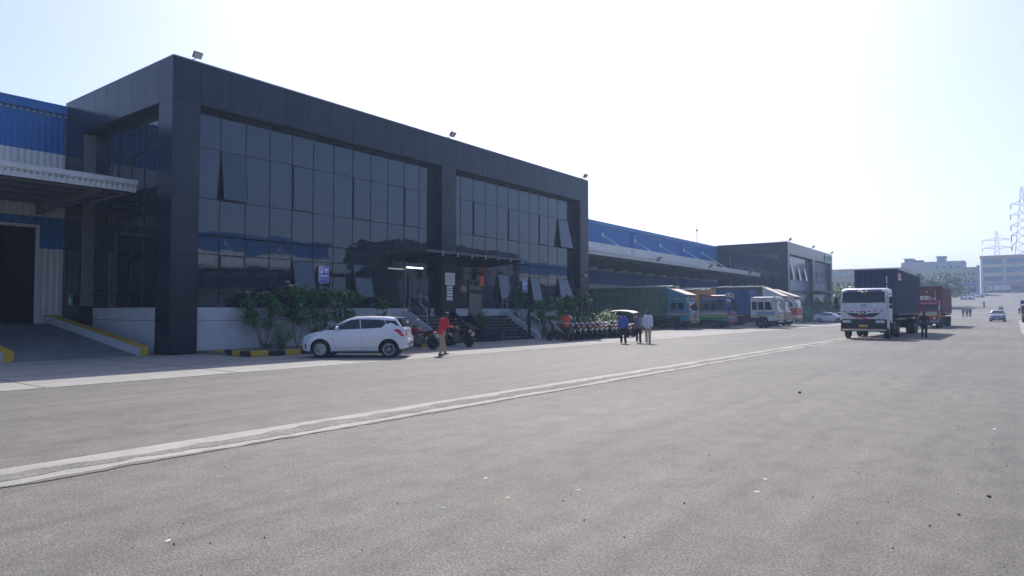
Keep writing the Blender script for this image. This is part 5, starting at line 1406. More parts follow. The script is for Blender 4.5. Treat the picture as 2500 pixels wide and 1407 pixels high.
def scooter(label, loc, rz, paint):
    o = thing('scooter', label, 'scooter', loc, rz); o.rotation_euler = (R(-5),0,rz); r = .24
    for x in (.60,-.58):
        t = MB(m_rub); t.lathe([(r*.6,-.05),(r*.9,-.06),(r,-.02),(r,.02),(r*.9,.06),(r*.6,.05)], (x,0,r), 'y', 20); wv = t.build('wheel', o, auto=AUTO)
        MB(m_rimd).lathe([(0,-.04),(r*.6,-.04),(r*.6,.04),(0,.04)], (x,0,r), 'y', 14).build('rim', wv)
    q = MB(paint); q.loft([[(x,y*wd,z0+z*hh) for y,z in ((-1,0),(-1,.7),(-.6,1),(.6,1),(1,.7),(1,0))] for x,wd,z0,hh in ((-.05,.16,.30,.42),(-.3,.18,.32,.44),(-.6,.16,.40,.40),(-.85,.08,.56,.24))]); q.build('body', o, auto=R(50))
    q = MB(paint); q.prism([(.10,.26),(.42,.26),(.44,.90),(.50,.98),(.36,.98),(.34,.34),(.10,.34)], 'y', -.19,.19); q.build('leg_shield', o)
    q = MB(m_trim); q.box(-.1,.36,-.18,.18,.24,.30); q.tube([(.60,.07,r),(.52,.07,.5),(.44,0,1.0)], .025, 6); q.bbox(-.75,.0,-.15,.15,.74,.82,.03); q.build('seat', o, auto=AUTO)
    q = MB(paint); q.loft([[(.60+math.cos(a)*(r+.04),y,r+math.sin(a)*(r+.04)) for y in (-.08,.08)]+[(.60+math.cos(a)*(r+.06),y,r+math.sin(a)*(r+.06)) for y in (.08,-.08)] for a in [R(20+140*i/6) for i in range(7)]]); q.ball((.44,0,1.0),(.12,.16,.10)); q.build('front_mudguard', o, auto=R(50))
    q = MB(m_trim); q.tube([(.34,-.36,1.0),(.43,0,1.02),(.34,.36,1.0)], .018, 6); hb = q.build('handlebar', o)
    for s in (-1,1): q = MB(m_trim); q.tube([(.38,s*.26,1.02),(.38,s*.32,1.2)], .007, 4); q.mat(m_chrome).rbox((.37,s*.34,1.25),(.02,.10,.08)); q.build('mirror', hb)
    q = MB(m_plate); q.box(-.90,-.892,-.10,.10,.48,.60); q.build('number_plate', o)
    return o
p_ = onrow(1352, 832); p2_ = onrow(1376, 831)
scooter('dark scooter pulled by the orange shirted person beside the kerb', (p_.x+.35, p_.y+.1, 0), R(200), m_bk)
# three wheeler with a white topped black hood
rk = thing('auto_rickshaw', 'parked three wheeler with a pale hood behind the motorbikes', 'rickshaw', (*onrow(1525,812).xy, 0), R(0))
q = MB(m_trim); q.bbox(-1.0,.95,-.65,.65,.35,.72,.05); q.prism([(.95,.35),(1.35,.55),(1.30,1.0),(.95,1.05)], 'y', -.45,.45); q.build('body', rk)
q = MB(M('hood_white', (.72,.70,.66), .6, var=.1, vs=4)); q.loft([[(x,y*wd,z-.06*(abs(y)**2)) for y in (-1,-.8,-.3,.3,.8,1)]+[(x,y*wd,z-.06*(abs(y)**2)-.05) for y in (1,.8,.3,-.3,-.8,-1)] for x,wd,z in ((-1.15,.66,1.66),(-.8,.70,1.74),(0,.70,1.78),(.7,.68,1.72),(1.05,.62,1.58))]); q.build('hood', rk, auto=R(45))
q = MB(M('hood_side_black', (.02,.025,.05), .7)); 
for s in (1,-1): q = MB(_mats['hood_side_black']); q.prism([(-1.1,.7),(-1.12,1.62),(-.35,1.66),(-.45,.7)], 'y', s*.66, s*.63); q.build('side_curtain', rk); MB(m_trim).tube([(.9,s*.6,.7),(1.0,s*.58,1.58)], .025, 5).build('front_post', rk); MB(m_trim).tube([(.3,s*.64,.7),(.3,s*.66,1.68)], .02, 5).build('hood_post', rk)
q = MB(_mats['hood_side_black']); q.box(-1.1,-1.06,-.63,.63,.72,1.6); q.build('rear_curtain', rk)
q = MB(m_vg); q.prism([(.98,1.05),(1.03,1.52),(1.04,1.52),(1.0,1.05)], 'y', -.5,.5); q.build('windscreen', rk)
q = MB(M('seat_red', (.30,.03,.04), .6)); q.bbox(-1.0,-.5,-.6,.6,.72,.86,.03); q.bbox(-1.04,-.95,-.6,.6,.86,1.2,.02); q.build('seat', rk)
for x, y in ((1.05,0),(-.75,.55),(-.75,-.55)):
    t = MB(m_rub); t.lathe([(0,-.05),(.2,-.06),(.235,-.03),(.235,.03),(.2,.06),(0,.05)], (x,y,.235), 'y', 20); t.build('wheel', rk, auto=AUTO)
# ---------------------------------------------------------------- people
def remeshed(name, mb, voxel, parent, smooth_it=2, cut=None):
    me = bpy.data.meshes.new(name); me.from_pydata(mb.v, [], mb.f)
    b = bmesh.new(); b.from_mesh(me); bmesh.ops.recalc_face_normals(b, faces=b.faces); b.to_mesh(me); b.free()
    o = bpy.data.objects.new('tmp', me); COL.objects.link(o)
    md = o.modifiers.new('r','REMESH'); md.mode='VOXEL'; md.voxel_size=voxel; md.use_smooth_shade=True
    if smooth_it: s = o.modifiers.new('s','SMOOTH'); s.iterations=smooth_it; s.factor=.5
    dg = bpy.context.evaluated_depsgraph_get(); m2 = bpy.data.meshes.new_from_object(o.evaluated_get(dg))
    bpy.data.objects.remove(o)
    m2.materials.clear(); m2.materials.append(mb.mats[0]); m2.name = name
    r = bpy.data.objects.new(name, m2); COL.objects.link(r); r.parent = parent
    return r
def etube(mb, pts, ra, rb, n=12, side=Vector((0,1,0))):
    """closed tube of elliptical section: ra along the side axis, rb across it"""
    pts = [Vector(p) for p in pts]; rings = []
    for i, p in enumerate(pts):
        d = (pts[min(i+1,len(pts)-1)]-pts[max(i-1,0)]).normalized()
        a = (side-d*side.dot(d)).normalized(); b = d.cross(a)
        rings.append([p+a*math.cos(2*math.pi*k/n)*ra[i]+b*math.sin(2*math.pi*k/n)*rb[i] for k in range(n)])
    mb.loft(rings)
def limb(o, up, ln, pitch, out=0.0, s=1, yaw=0):
    """end point of a segment that hangs down and is swung forward by pitch and outward by out"""
    d = Vector((math.sin(pitch)*math.cos(out), s*math.sin(out), -math.cos(pitch)*math.cos(out)))
    if yaw: d.rotate(Euler((0,0,yaw)))
    return o+d*ln
def person(label, loc, rz, shirt, trousers, H=1.70, skin=(.10,.05,.03), hair=(.012,.01,.01), lean=0.0, head_pitch=0.0, head_yaw=0.0,
           hips=((.25,.12),(-.18,.10)), arms=((.25,.3,.15),(-.2,.3,.15)), sleeve='long', shorts=False, shoes=(.02,.02,.022), untucked=True, fine=.0085, cloth=.013,
           stripe=None, extra=None, foot=None, cap=None, body_lift=0.0):
    o = thing('person', label, 'person', loc, rz); k = H/1.72
    tag_ = label[:12]
    ms = M('skin_%d'%int(skin[0]*1000), skin, .55); mh = M('hair_%d'%int(hair[0]*1000), hair, .7)
    mc = M('shirt_%d_%d_%d'%tuple(int(c*99) for c in shirt), shirt, .8, var=.12, vs=9); mt = M('trousers_%d_%d_%d'%tuple(int(c*99) for c in trousers), trousers, .85, var=.12, vs=9)
    P = Vector((0,0,.92*k))
    hip = {s: P+Vector((0,s*.085*k,-.02)) for s in (1,-1)}
    knee, ank = {}, {}
    for s, (a, bnd) in zip((1,-1), hips):
        knee[s] = limb(hip[s], 0, .43*k, a, .03, s); ank[s] = limb(knee[s], 0, .42*k, a-bnd, .02, s)
    low = min(ank[1].z, ank[-1].z)-.075*k
    dz = Vector((0,0,-low))
    P += dz
    for s in (1,-1): hip[s] += dz; knee[s] += dz; ank[s] += dz
    rot = Matrix.Rotation(lean, 3, 'Y')
    def up(x, y, z): return P+rot@Vector((x*k,y*k,z*k))
    chest = up(.0,0,.33); neck = up(-.01,0,.50); sh = {s: up(-.01,s*.175,.455) for s in (1,-1)}
    elb, wr, hnd = {}, {}, {}
    for s, (a, bnd, out) in zip((1,-1), arms):
        elb[s] = limb(sh[s], 0, .29*k, a, out, s); fa = a+bnd
        d = Vector((math.sin(fa)*math.cos(out*.3), s*math.sin(out*.3)-s*.12*min(1,bnd), -math.cos(fa)*math.cos(out*.3))).normalized()
        wr[s] = elb[s]+d*.25*k; hnd[s] = d
    hrot = Matrix.Rotation(lean+head_pitch, 3, 'Y')@Matrix.Rotation(head_yaw, 3, 'Z')
    hc = neck+Matrix.Rotation(lean+head_pitch*.6,3,'Y')@Vector((.015,0,.145*k))
    def hp(x,y,z): return hc+hrot@Vector((x*k,y*k,z*k))
    # the body: one continuous skin
    b = MB(ms)
    etube(b, [up(0,0,-.06),up(0,0,.04),up(0,0,.14),up(.0,0,.30),up(-.01,0,.42),up(-.01,0,.49)], [.15*k,.155*k,.135*k,.155*k,.165*k,.06*k], [.10*k,.105*k,.09*k,.11*k,.09*k,.055*k])
    b.tube([up(-.01,0,.44),neck,hp(-.01,0,-.04)], [.065*k,.056*k,.055*k], 12)
    b.tube([sh[1],up(-.01,0,.46),sh[-1]], [.055*k,.07*k,.055*k], 10)
    for s in (1,-1):
        b.tube([hip[s],hip[s].lerp(knee[s],.5),knee[s],knee[s].lerp(ank[s],.35),ank[s]], [.092*k,.075*k,.055*k,.056*k,.036*k], 12)
        b.tube([sh[s],sh[s].lerp(elb[s],.45),elb[s],elb[s].lerp(wr[s],.4),wr[s]], [.052*k,.045*k,.036*k,.036*k,.025*k], 10)
        # foot
        a = ank[s]; b.tube([a+Vector((-.04,0,-.03))*k,a+Vector((.06,0,-.045))*k,a+Vector((.16,s*.01,-.055))*k], [.035*k,.035*k,.02*k], 8)
        # hand: palm, four fingers of unequal length, thumb from the side of the palm
        d = hnd[s]; fwd = Vector((1,0,0)); fwd = (fwd-d*fwd.dot(d)); fwd = fwd.normalized() if fwd.length > .2 else Vector((0,0,1))
        inn = Vector((0,-s,0)); inn = (inn-d*inn.dot(d)).normalized()
        pc = wr[s]+d*.045*k
        etube(b, [wr[s]-d*.005,wr[s]+d*.03*k,wr[s]+d*.085*k], [.022*k,.038*k,.040*k], [.016*k,.014*k,.013*k], 8, side=fwd)
        for f_, (off, ln) in enumerate(((.028,.072),(.010,.080),(-.009,.074),(-.027,.058))):
            r0 = wr[s]+d*.08*k+fwd*off*k; c = .35+.12*f_
            m1 = r0+(d*math.cos(c)+inn*math.sin(c))*ln*.5*k; e1 = m1+(d*math.cos(c*2.2)+inn*math.sin(c*2.2))*ln*.5*k
            b.tube([r0,m1,e1], [.0095*k,.009*k,.0075*k], 6)
        t0 = wr[s]+d*.03*k+fwd*.03*k; t1 = t0+(d*.7+fwd*.6+inn*.3).normalized()*.035*k; t2 = t1+(d*.9+fwd*.15+inn*.4).normalized()*.03*k
        b.tube([t0,t1,t2], [.012*k,.011*k,.009*k], 6)
    # head: skull, jaw, nose, brow, ears, lips
    def hball(x,y,z,rx,ry,rz):
        q = MB(); q.ball((0,0,0),(rx*k,ry*k,rz*k),14,10); b.add([hp(x,y,z)+hrot@Vector(v) for v in q.v], q.f)
    hball(-.012,0,.02,.098,.077,.108); hball(.03,0,-.045,.062,.056,.062); hball(.088,0,-.012,.018,.013,.030); hball(.078,0,-.052,.016,.026,.013); hball(.07,0,.022,.02,.055,.012)
    for s in (1,-1): hball(-.012,s*.078,-.005,.020,.010,.030)
    body = remeshed('body', b, fine, o)
    # eyes
    for s in (1,-1):
        q = MB(M('eye_white', (.6,.58,.55), .3)); q.ball((0,0,0),(.011*k,.014*k,.009*k),8,6); q.v = [tuple(hp(.078,s*.031,.004)+hrot@Vector(v)) for v in q.v]
        q.mat(M('eye_dark', (.01,.008,.008), .2)); e = MB(); e.ball((0,0,0),(.005*k,.006*k,.006*k),6,4); q.add([tuple(hp(.087,s*.031,.004)+hrot@Vector(v)) for v in e.v], e.f)
        q.build('eye', o, smooth=True)
    # hair
    q = MB(cap or mh)
    rings = []
    for i in range(9):
        th = math.pi*.60*i/8; ring = []
        for j in range(20):
            a = 2*math.pi*j/20; fr = max(0, math.cos(a))
            thh = th*(1-.34*fr); rr = .01*math.sin(5*a+i)*.3
            ring.append(hp(-.016+(.106+rr)*math.sin(thh)*math.cos(a), (.086+rr)*math.sin(thh)*math.sin(a), .024+.116*math.cos(thh)))
        rings.append(ring)
    q.loft(rings[1:]+[[hp(-.02+.085*math.sin(math.pi*.60*(1-.34*max(0,math.cos(2*math.pi*j/20))))*math.cos(2*math.pi*j/20),.07*math.sin(2*math.pi*j/20)*math.sin(math.pi*.6),-.01+.09*math.cos(math.pi*.60*(1-.34*max(0,math.cos(2*math.pi*j/20))))) for j in range(20)]])
    q.build('cap' if cap else 'hair', o, smooth=True)
    # shirt
    q = MB(mc); hem = -.14 if untucked else -.02
    etube(q, [up(.0,0,hem),up(0,0,0),up(0,0,.14),up(.0,0,.30),up(-.01,0,.42),up(-.012,0,.475),up(-.012,0,.51)], [.185*k,.178*k,.165*k,.182*k,.185*k,.10*k,.078*k], [.135*k,.13*k,.12*k,.132*k,.112*k,.09*k,.074*k])
    q.tube([sh[1]+Vector((0,.012,0)),up(-.01,0,.46),sh[-1]-Vector((0,.012,0))], [.062*k,.085*k,.062*k], 10)
    for s in (1,-1):
        if sleeve == 'long': q.tube([sh[s],sh[s].lerp(elb[s],.5),elb[s],elb[s].lerp(wr[s],.5),elb[s].lerp(wr[s],.96)], [.068*k,.064*k,.056*k,.052*k,.042*k], 12)
        else: q.tube([sh[s],sh[s].lerp(elb[s],.4),sh[s].lerp(elb[s],.78)], [.066*k,.066*k,.064*k], 12)
    sh_o = remeshed('shirt', q, cloth, o)
    # crumple the cloth a little
    for v in sh_o.data.vertices:
        n_ = noise.noise(v.co*9+Vector((loc[0],0,0)))*.010+noise.noise(v.co*22)*.004; v.co += v.normal*n_
    # trousers
    q = MB(mt)
    etube(q, [up(0,0,.03),up(0,0,-.05),P+Vector((0,0,-.10*k))], [.155*k,.168*k,.15*k], [.115*k,.122*k,.11*k])
    for s in (1,-1):
        if shorts: q.tube([hip[s],hip[s].lerp(knee[s],.5),hip[s].lerp(knee[s],.92)], [.10*k,.10*k,.098*k], 12)
        else: q.tube([hip[s],hip[s].lerp(knee[s],.5),knee[s],knee[s].lerp(ank[s],.5),ank[s]+Vector((0,0,-.02))], [.105*k,.092*k,.074*k,.068*k,.062*k], 12)
    tr = remeshed('shorts' if shorts else 'trousers', q, cloth, o)
    for v in tr.data.vertices: v.co += v.normal*(noise.noise(v.co*8)*.008+noise.noise(v.co*20)*.003)
    # shoes
    for s in (1,-1):
        q = MB(M('shoe_%d'%int(shoes[0]*99), shoes, .5)); a = ank[s]
        etube(q, [a+Vector((-.07,0,-.045))*k,a+Vector((-.04,0,-.035))*k,a+Vector((.05,0,-.04))*k,a+Vector((.14,s*.01,-.052))*k,a+Vector((.19,s*.012,-.058))*k], [.03*k,.042*k,.046*k,.046*k,.025*k], [.030*k,.044*k,.038*k,.026*k,.016*k])
        q.build('shoe', o, smooth=True)
    if stripe:
        q = MB(M('reflective_band', (.5,.5,.46), .4)); 
        for z in (.08,): 
            rg = []
            for zz_ in (z-.025, z+.025):
                rg.append([up(.0,0,zz_)+rot@Vector((math.sin(a)*.142*k, math.cos(a)*.190*k, 0)) for a in [2*math.pi*i/24 for i in range(24)]])
            q.loft(rg, caps=False)
        q.build('reflective_band', o, smooth=True)
    return o, wr, hnd, up
D = math.radians
def gr(px, py): p = onrow(px, py); return (p.x, p.y, 0.0)
# camera looks along (-.6,.8): facing angle towards the camera from a point is about -53 deg
pr = gr(1079, 868)
ro, wr_, hn_, _ = person('person in a bright red shirt and beige trousers looking down at a phone', pr, D(78), (.62,.015,.03), (.40,.31,.21), H=1.70, lean=D(14), head_pitch=D(38),
    hips=((.32,.10),(-.16,.06)), arms=((-.05,1.55,.30),(.0,1.5,.30)), shoes=(.05,.035,.025))
q = MB(M('phone_black', (.01,.01,.012), .2)); ph = wr_[-1]+hn_[-1]*.10
q.rbox(tuple(ph+Vector((.01,.01,.02))), (.012,.075,.15), (0,D(-50),0)); 
po = q.build('phone'); po.matrix_world = Matrix.Translation(pr)@Matrix.Rotation(D(78),4,'Z'); tag(po, 'black phone held by the red shirted person', 'phone')
person('person in a royal blue shirt and black trousers walking on the asphalt edge', gr(1522,839), D(-62), (.07,.11,.42), (.012,.014,.022), H=1.66, head_pitch=D(10), hips=((.20,.06),(-.16,.24)), arms=((.12,.35,.20),(-.05,.4,.22)))
person('person in a grey shirt and maroon trousers, middle of the group of walkers', gr(1559,838), D(-70), (.15,.16,.19), (.035,.010,.022), H=1.62, head_yaw=D(-30), hips=((.16,.05),(-.20,.3)), arms=((-.15,.2,.12),(.15,.25,.12)), shoes=(.35,.34,.33))
person('person in a white shirt and cream trousers, right of the group of walkers', gr(1582,839), D(-75), (.66,.69,.76), (.52,.45,.34), H=1.74, head_yaw=D(-25), skin=(.07,.035,.022), hips=((.12,.04),(-.20,.25)), arms=((-.05,.2,.14),(.1,.25,.12)), shoes=(.03,.04,.08))
person('person in an orange vest and dark shorts handling the scooter', gr(1383,833.5), D(118), (.60,.07,.03), (.012,.02,.045), H=1.68, sleeve='short', shorts=True, hips=((.05,.04),(-.08,.05)), arms=((.85,.15,.75),(.3,.5,.1)), stripe=True, shoes=(.06,.05,.045))
person('person in a pale blue shirt mostly hidden behind the orange vest', (onrow(1395,829).x-.6, onrow(1395,829).y+.7, 0), D(-10), (.38,.56,.64), (.02,.025,.05), H=1.66, sleeve='short', hips=((.05,.03),(-.05,.03)))
person('person in dark navy clothes standing at the foot of the right steps', gr(1292,828), D(-140), (.02,.025,.06), (.008,.01,.016), H=1.76, skin=(.06,.03,.02), sleeve='short', hips=((.04,.02),(-.06,.03)), arms=((.5,.9,.1),(.45,1.0,.1)))
person('person in dark clothes walking beside the white cab lorry', gr(2257,826), D(-85), (.012,.018,.04), (.008,.01,.018), H=1.66, skin=(.05,.03,.02), head_pitch=D(12), hips=((.12,.02),(-.10,.16)), arms=((-.15,.9,.35),(-.1,.8,.35)), foot=None)
far = [(2351,776,'violet','left of the three far people by the road, in a violet top',(.10,.09,.24),(.35,.28,.25)),(2360,776,'navy','middle of the three far people by the road, in navy',(.03,.04,.10),(.03,.035,.07)),(2368,776,'grey','right of the three far people by the road, in a dark grey and pink top',(.12,.09,.11),(.03,.03,.05)),
       (2441,765,'green','far person in a yellow green top behind the blue grey car',(.25,.26,.06),(.05,.05,.08)),(2446,766,'blue','far person in a blue top behind the blue grey car',(.05,.08,.25),(.05,.05,.08))]
for px, py, n, lab, c1_, c2_ in far:
    Yf = 152 if px < 2400 else 175
    person(lab, (W(px,Yf), Yf, zg(Yf)), D(rnd.uniform(-120,-60)), c1_, c2_, fine=.016, cloth=.02, sleeve='short')
# rider on the hill
Yr = 222; xr_ = W(2402,Yr); zr = zg(Yr)
mbk = bike('motorbike', 'distant motorbike coming down the middle of the hill', (xr_, Yr, zr), D(-88), m_bk, None, lean=0)
person('distant rider in dark clothes on the motorbike coming down the hill', (xr_, Yr+.22, zr), D(-88), (.02,.025,.05), (.02,.025,.05), fine=.016, cloth=.02, lean=.1, hips=((1.05,.95),(1.05,.95)), arms=((.95,.15,.1),(.95,.15,.1)))
# ---------------------------------------------------------------- planting
m_leaf = M('frangipani_leaf', (.11,.27,.10), .42, island=.5, spec=.5)
m_leaf2 = M('shrub_leaf', (.11,.20,.075), .55, island=.5)
m_leaf3 = M('bright_leaf', (.20,.32,.05), .5, island=.45)
m_bark = M('grey_bark', (.12,.10,.085), .85, var=.25, vs=9)
m_petal = M('white_petal', (.80,.80,.74), .5)
for m in (m_leaf, m_leaf2, m_leaf3):
    b_ = m.node_tree.nodes['Principled BSDF']
    b_.inputs['Transmission Weight'].default_value = 0.0
def leaf(mb, p, d, L, wd, droop, up=Vector((0,0,1))):
    """a folded blade from p along d"""
    d = d.normalized(); s = d.cross(up)
    if s.length < .1: s = Vector((1,0,0))
    s.normalize(); n = s.cross(d)
    m = p+d*L*.5-n*0+Vector((0,0,.02*L)); e = p+d*L+Vector((0,0,-droop*L))
    a = p+d*L*.45+s*wd+n*wd*.35; b = p+d*L*.45-s*wd+n*wd*.35; a2 = p+d*L*.80+s*wd*.75+n*wd*.2-Vector((0,0,droop*L*.5)); b2 = p+d*L*.80-s*wd*.75+n*wd*.2-Vector((0,0,droop*L*.5)); c2 = p+d*L*.8-Vector((0,0,droop*L*.55))
    mb.add([p,a,a2,e,c2,m,b,b2], [(0,1,5),(1,2,4,5),(2,3,4),(0,5,6),(5,4,7,6),(4,3,7)])
def frangipani(loc, H, spread, label, seed, nst=4, flowers=8, base_h=.45, cat='shrub', group=None):
    r = random.Random(seed); o = thing('frangipani', label, cat, loc, 0, group)
    st = MB(m_bark); lf = MB(m_leaf); fl = MB(m_petal); tips = []
    def grow(p, d, L, rad, lv):
        q = [p]; dd = d.copy()
        for i in range(3):
            dd = (dd+Vector((r.uniform(-.15,.15),r.uniform(-.15,.15),.12))).normalized(); q.append(q[-1]+dd*L/3)
        st.tube(q, [rad,rad*.9,rad*.8,rad*.7], 6)
        if lv == 0: tips.append((q[-1], dd)); return
        for k in range(r.choice((2,3,3))):
            a = r.uniform(0,6.28); nd = (dd+Vector((math.cos(a),math.sin(a),.1))*.75).normalized(); grow(q[-1], nd, L*r.uniform(.62,.85), rad*.65, lv-1)
    for k in range(nst):
        a = 6.28*k/nst+r.uniform(-.4,.4)
        grow(Vector((math.cos(a)*.05,math.sin(a)*.05,0)), Vector((math.cos(a)*spread*.5,math.sin(a)*spread*.5,1)).normalized(), H*.42, .032, 2)
    zs = [t[0].z for t in tips]; zmax = max(zs)
    sc = (H-.12)/zmax; 
    mxr = max(math.hypot(t[0].x,t[0].y) for t in tips); sx = spread/mxr*.82
    st.v = [(x*sx,y*sx,z*sc) for x,y,z in st.v]
    tips = [(Vector((t.x*sx,t.y*sx,t.z*sc)),d) for t,d in tips]
    low = []
    for i in range(int(len(tips)*.65)):
        t, d = r.choice(tips); f_ = r.uniform(.75,1.15); low.append((Vector((t.x*f_,t.y*f_,t.z*r.uniform(.48,.85))), Vector((t.x,t.y,.6*spread)).normalized()))
    for t, d in low: st.tube([t-Vector((t.x*.35,t.y*.35,.35)), t], [.014,.009], 5)
    for t, d in tips+low:
        nl = r.randint(20,30)
        for k in range(nl):
            a = 6.28*k*.382*1.0+r.uniform(-.2,.2); e = r.uniform(-.25,.95)
            leaf(lf, t-d*r.uniform(0,.26), Vector((math.cos(a)*math.cos(e),math.sin(a)*math.cos(e),math.sin(e))), r.uniform(.24,.40), r.uniform(.045,.065), r.uniform(.05,.35))
    r.shuffle(tips)
    up_t = sorted(tips, key=lambda t: -t[0].z)[:max(flowers, 1)*2]; r.shuffle(up_t)
    for t, d in up_t[:flowers]:
        c = t+Vector((r.uniform(.0,.22),r.uniform(-.20,.05),r.uniform(.16,.30)))
        for j in range(r.randint(2,5)):
            cc_ = c+Vector((r.uniform(-.06,.06),r.uniform(-.06,.06),r.uniform(-.03,.04)))
            for k in range(5):
                a = 6.28*k/5; leaf(fl, cc_, Vector((math.cos(a),math.sin(a),.4)), .085, .032, .05)
    st.build('stem', o, auto=AUTO); 
    L_ = lf.build('foliage', o, fix=False); L_['kind'] = 'stuff'
    if flowers: F_ = fl.build('blossom', o, fix=False); F_['kind'] = 'stuff'
    return o
def bush(loc, H, rad, label, seed, mat=None, n=900, L=.06, cat='bush', spiky=.0, name='bush', group=None):
    r = random.Random(seed); o = thing(name, label, cat, loc, 0, group)
    st = MB(m_bark); lf = MB(mat or m_leaf2); tw = []
    for k in range(16):
        a = r.uniform(0,6.28); rr = rad*r.uniform(.15,.95); top = Vector((math.cos(a)*rr,math.sin(a)*rr,H*r.uniform(.45,1)*(1-.35*rr/rad)))
        m = top*.5+Vector((0,0,H*.12)); st.tube([(math.cos(a)*.05,math.sin(a)*.05,0),m,top], [.016,.011,.005], 5); tw.append((Vector((0,0,0)),m,top))
    for i in range(n):
        a0, m, t = r.choice(tw); f = r.random()**.6
        p = (a0.lerp(m, f*2) if f < .5 else m.lerp(t, (f-.5)*2))+Vector((r.gauss(0,1),r.gauss(0,1),r.gauss(0,.7)))*rad*.16
        if p.z < .03: p.z = .05+.1*r.random()
        a = r.uniform(0,6.28); e = r.uniform(-.3,1.1); ll = L*r.uniform(.6,1.4)
        d = Vector((math.cos(a)*math.cos(e),math.sin(a)*math.cos(e),math.sin(e))); s = d.cross(Vector((0,0,1))).normalized()*ll*.22
        lf.add([p,p+d*ll*.5+s,p+d*ll,p+d*ll*.5-s], [(0,1,2,3)])
    st.build('stem', o, auto=AUTO); L_ = lf.build('foliage', o, fix=False); L_['kind'] = 'stuff'
    return o
def bx_(px, X): return yx(px, X)
def at(px, X): return (X, yx(px, X), .08)
frangipani(at(646,-25.5), 2.4, 1.15, 'frangipani with white blossoms, leftmost in the bed left of the white hatchback', 11, flowers=7)
frangipani(at(727,-25.2), 2.75, 1.1, 'frangipani with the most blossoms, rising behind the bonnet of the white hatchback', 5, flowers=9)
frangipani(at(785,-25.3), 2.7, 1.0, 'frangipani standing just above the windscreen of the white hatchback', 23, flowers=5, nst=3)
frangipani(at(852,-24.7), 2.65, .95, 'frangipani without blossoms above the roof of the white hatchback', 31, flowers=0, nst=4)
frangipani(at(934,-25.2), 2.25, .55, 'small sparse frangipani before the left end of the handrail', 41, flowers=0, nst=2)
bush(at(688,-24.2), 1.25, .62, 'feathery green bush under the leftmost frangipani', 3, n=2200, L=.07)
bush(at(772,-24.2), 1.55, .45, 'narrow light green bush behind the bonnet of the hatchback', 4, n=1300, L=.08)
bush(at(1012,-23.4), 1.25, .65, 'low bush behind the maroon motorbike beside the left steps', 6, n=1500, L=.08)
bush(at(655,-25.7), .35, .8, 'low dry groundcover at the foot of the white plinth', 8, M('dry_groundcover', (.13,.10,.06), .8, island=.4), n=500, L=.07)
frangipani(at(1268,-25.9), 3.05, .8, 'tall thin frangipani with pale leaves beside the right handrail', 51, flowers=2, nst=2)
frangipani(at(1322,-24.9), 2.45, 1.1, 'frangipani behind the person in navy at the right steps', 52, flowers=6)
frangipani(at(1372,-24.6), 2.55, 1.2, 'frangipani behind the orange vest and the scooter', 53, flowers=6)
frangipani(at(1412,-24.6), 2.95, 1.3, 'frangipani with blossoms in front of the far column of the near office', 54, flowers=9)
bush(at(1330,-23.6), .95, .5, 'small bush at the foot of the right white stringer', 9, n=900, L=.07)
bush(at(1425,-23.5), 1.5, 1.2, 'wide dark bush behind the first motorbikes of the row', 10, m_leaf, n=2600, L=.10)
bush(at(1455,-23.3), 1.2, .8, 'dark bush between the far column and the sunlit bush', 12, m_leaf2, n=1500, L=.09)
b8 = bush(at(1478,-22.9), 2.1, 1.0, 'bright yellow green sunlit bush behind the row of motorbikes', 13, m_leaf3, n=2200, L=.12)
bush((-24.1, 29.3, .6), 1.25, .6, 'feathery papyrus bush growing in the planter between the steps', 14, n=1200, L=.12)
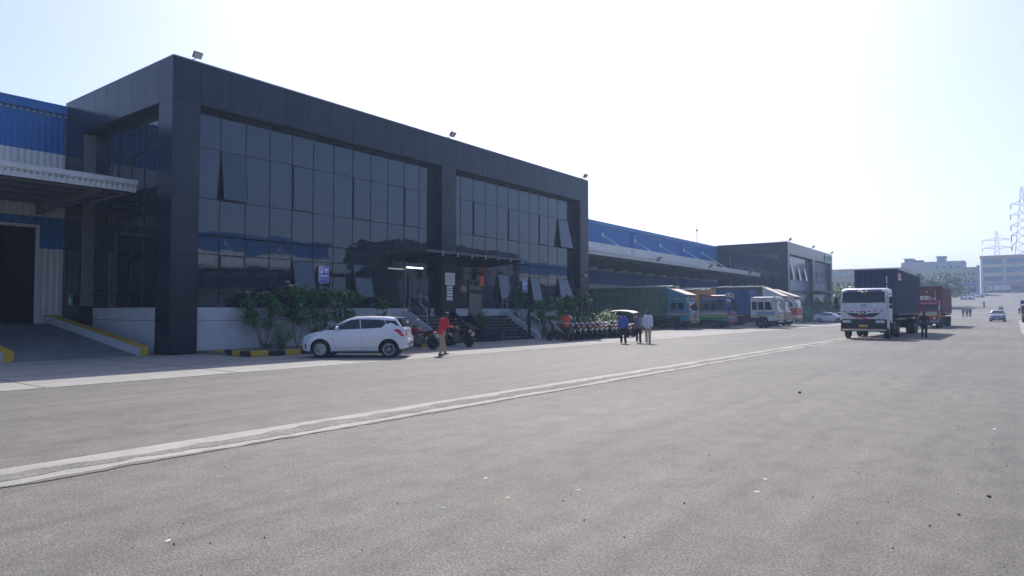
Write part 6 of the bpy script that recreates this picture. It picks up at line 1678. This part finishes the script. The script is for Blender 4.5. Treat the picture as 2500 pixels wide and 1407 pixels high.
# planting by the far office
for i, (px, X_, H_, rd, lab) in enumerate(((1975,-24.0,3.0,1.5,'rounded shrub before the near corner of the far office'),(2002,-24.0,2.6,1.6,'dark shrub before the middle of the far office'),(2030,-23.5,2.7,1.5,'dark shrub before the far end of the far office'),(1960,-23.0,1.6,1.0,'low shrub behind the farthest dock lorry'))):
    bush((X_, yx(px,X_), .1), H_, rd, lab, 60+i, m_leaf, n=1500, L=.20, group='shrubs by the far office')
def tree(loc, H, rad, label, seed, mat, n=5200, L=.42, ch=.30):
    r = random.Random(seed); o = thing('tree', label, 'tree', loc)
    tr = MB(m_bark); pts = []
    tr.tube([(0,0,-.5),(.1,0,H*.22),(.0,.1,H*.42)], [.22,.17,.13], 8)
    for k in range(11):
        a = 6.28*k/11+r.uniform(-.3,.3); rr = rad*r.uniform(.35,.9); e = Vector((math.cos(a)*rr,math.sin(a)*rr,H*r.uniform(.55,.93)))
        m = Vector((math.cos(a)*rr*.4,math.sin(a)*rr*.4,H*.5)); tr.tube([(0,.05,H*.3),m,e], [.10,.06,.02], 5); pts.append(e); pts.append(m.lerp(e,.6)); 
    tr.build('trunk', o, auto=AUTO)
    lf = MB(mat); cl = []
    for p in pts:
        for k in range(2): cl.append((p+Vector((r.gauss(0,1),r.gauss(0,1),r.gauss(0,.6)))*rad*.22, rad*r.uniform(.16,.34)))
    for i in range(n):
        c, cr = r.choice(cl); v = Vector((r.gauss(0,1),r.gauss(0,1),r.gauss(0,1))).normalized()*cr*r.random()**.4; v.z *= .75; p = c+v
        a = r.uniform(0,6.28); e = r.uniform(-.9,.9); d = Vector((math.cos(a)*math.cos(e),math.sin(a)*math.cos(e),math.sin(e))); s = d.cross(Vector((.1,.2,1))).normalized()*L*.4*r.uniform(.6,1.2)
        lf.add([p,p+d*L*.5+s,p+d*L,p+d*L*.5-s], [(0,1,2,3)])
    L_ = lf.build('crown', o, fix=False); L_['kind'] = 'stuff'
    return o
m_far = M('dusty_leaf', (.12,.18,.08), .6, island=.5)
Yt = 215
tree((W(2262,Yt),Yt,zg(Yt)), Zp(2262,668,Yt)-zg(Yt), 7.5, 'broad dusty tree rising behind the two container lorries', 71, m_far, n=7000, L=.55)
tree((W(2306,Yt+8),Yt+8,zg(Yt+8)), Zp(2306,680,Yt)-zg(Yt)-.5, 5.5, 'smaller green tree right of the broad dusty tree', 72, m_leaf2, n=4500, L=.5)
Yt = 150
tree((W(2057,Yt),Yt,zg(Yt)), Zp(2057,690,Yt)-zg(Yt), 3.2, 'light green tree left of the white cab lorry, beyond the saloons', 73, m_leaf3, n=4200, L=.32)
tree((W(2030,118),118,.2), 3.4, 2.2, 'low round tree behind the parked saloons', 74, m_leaf, n=3000, L=.28)
for o_ in bpy.data.objects:
    for k_ in ('_w', '_o'):
        if k_ in o_: del o_[k_]
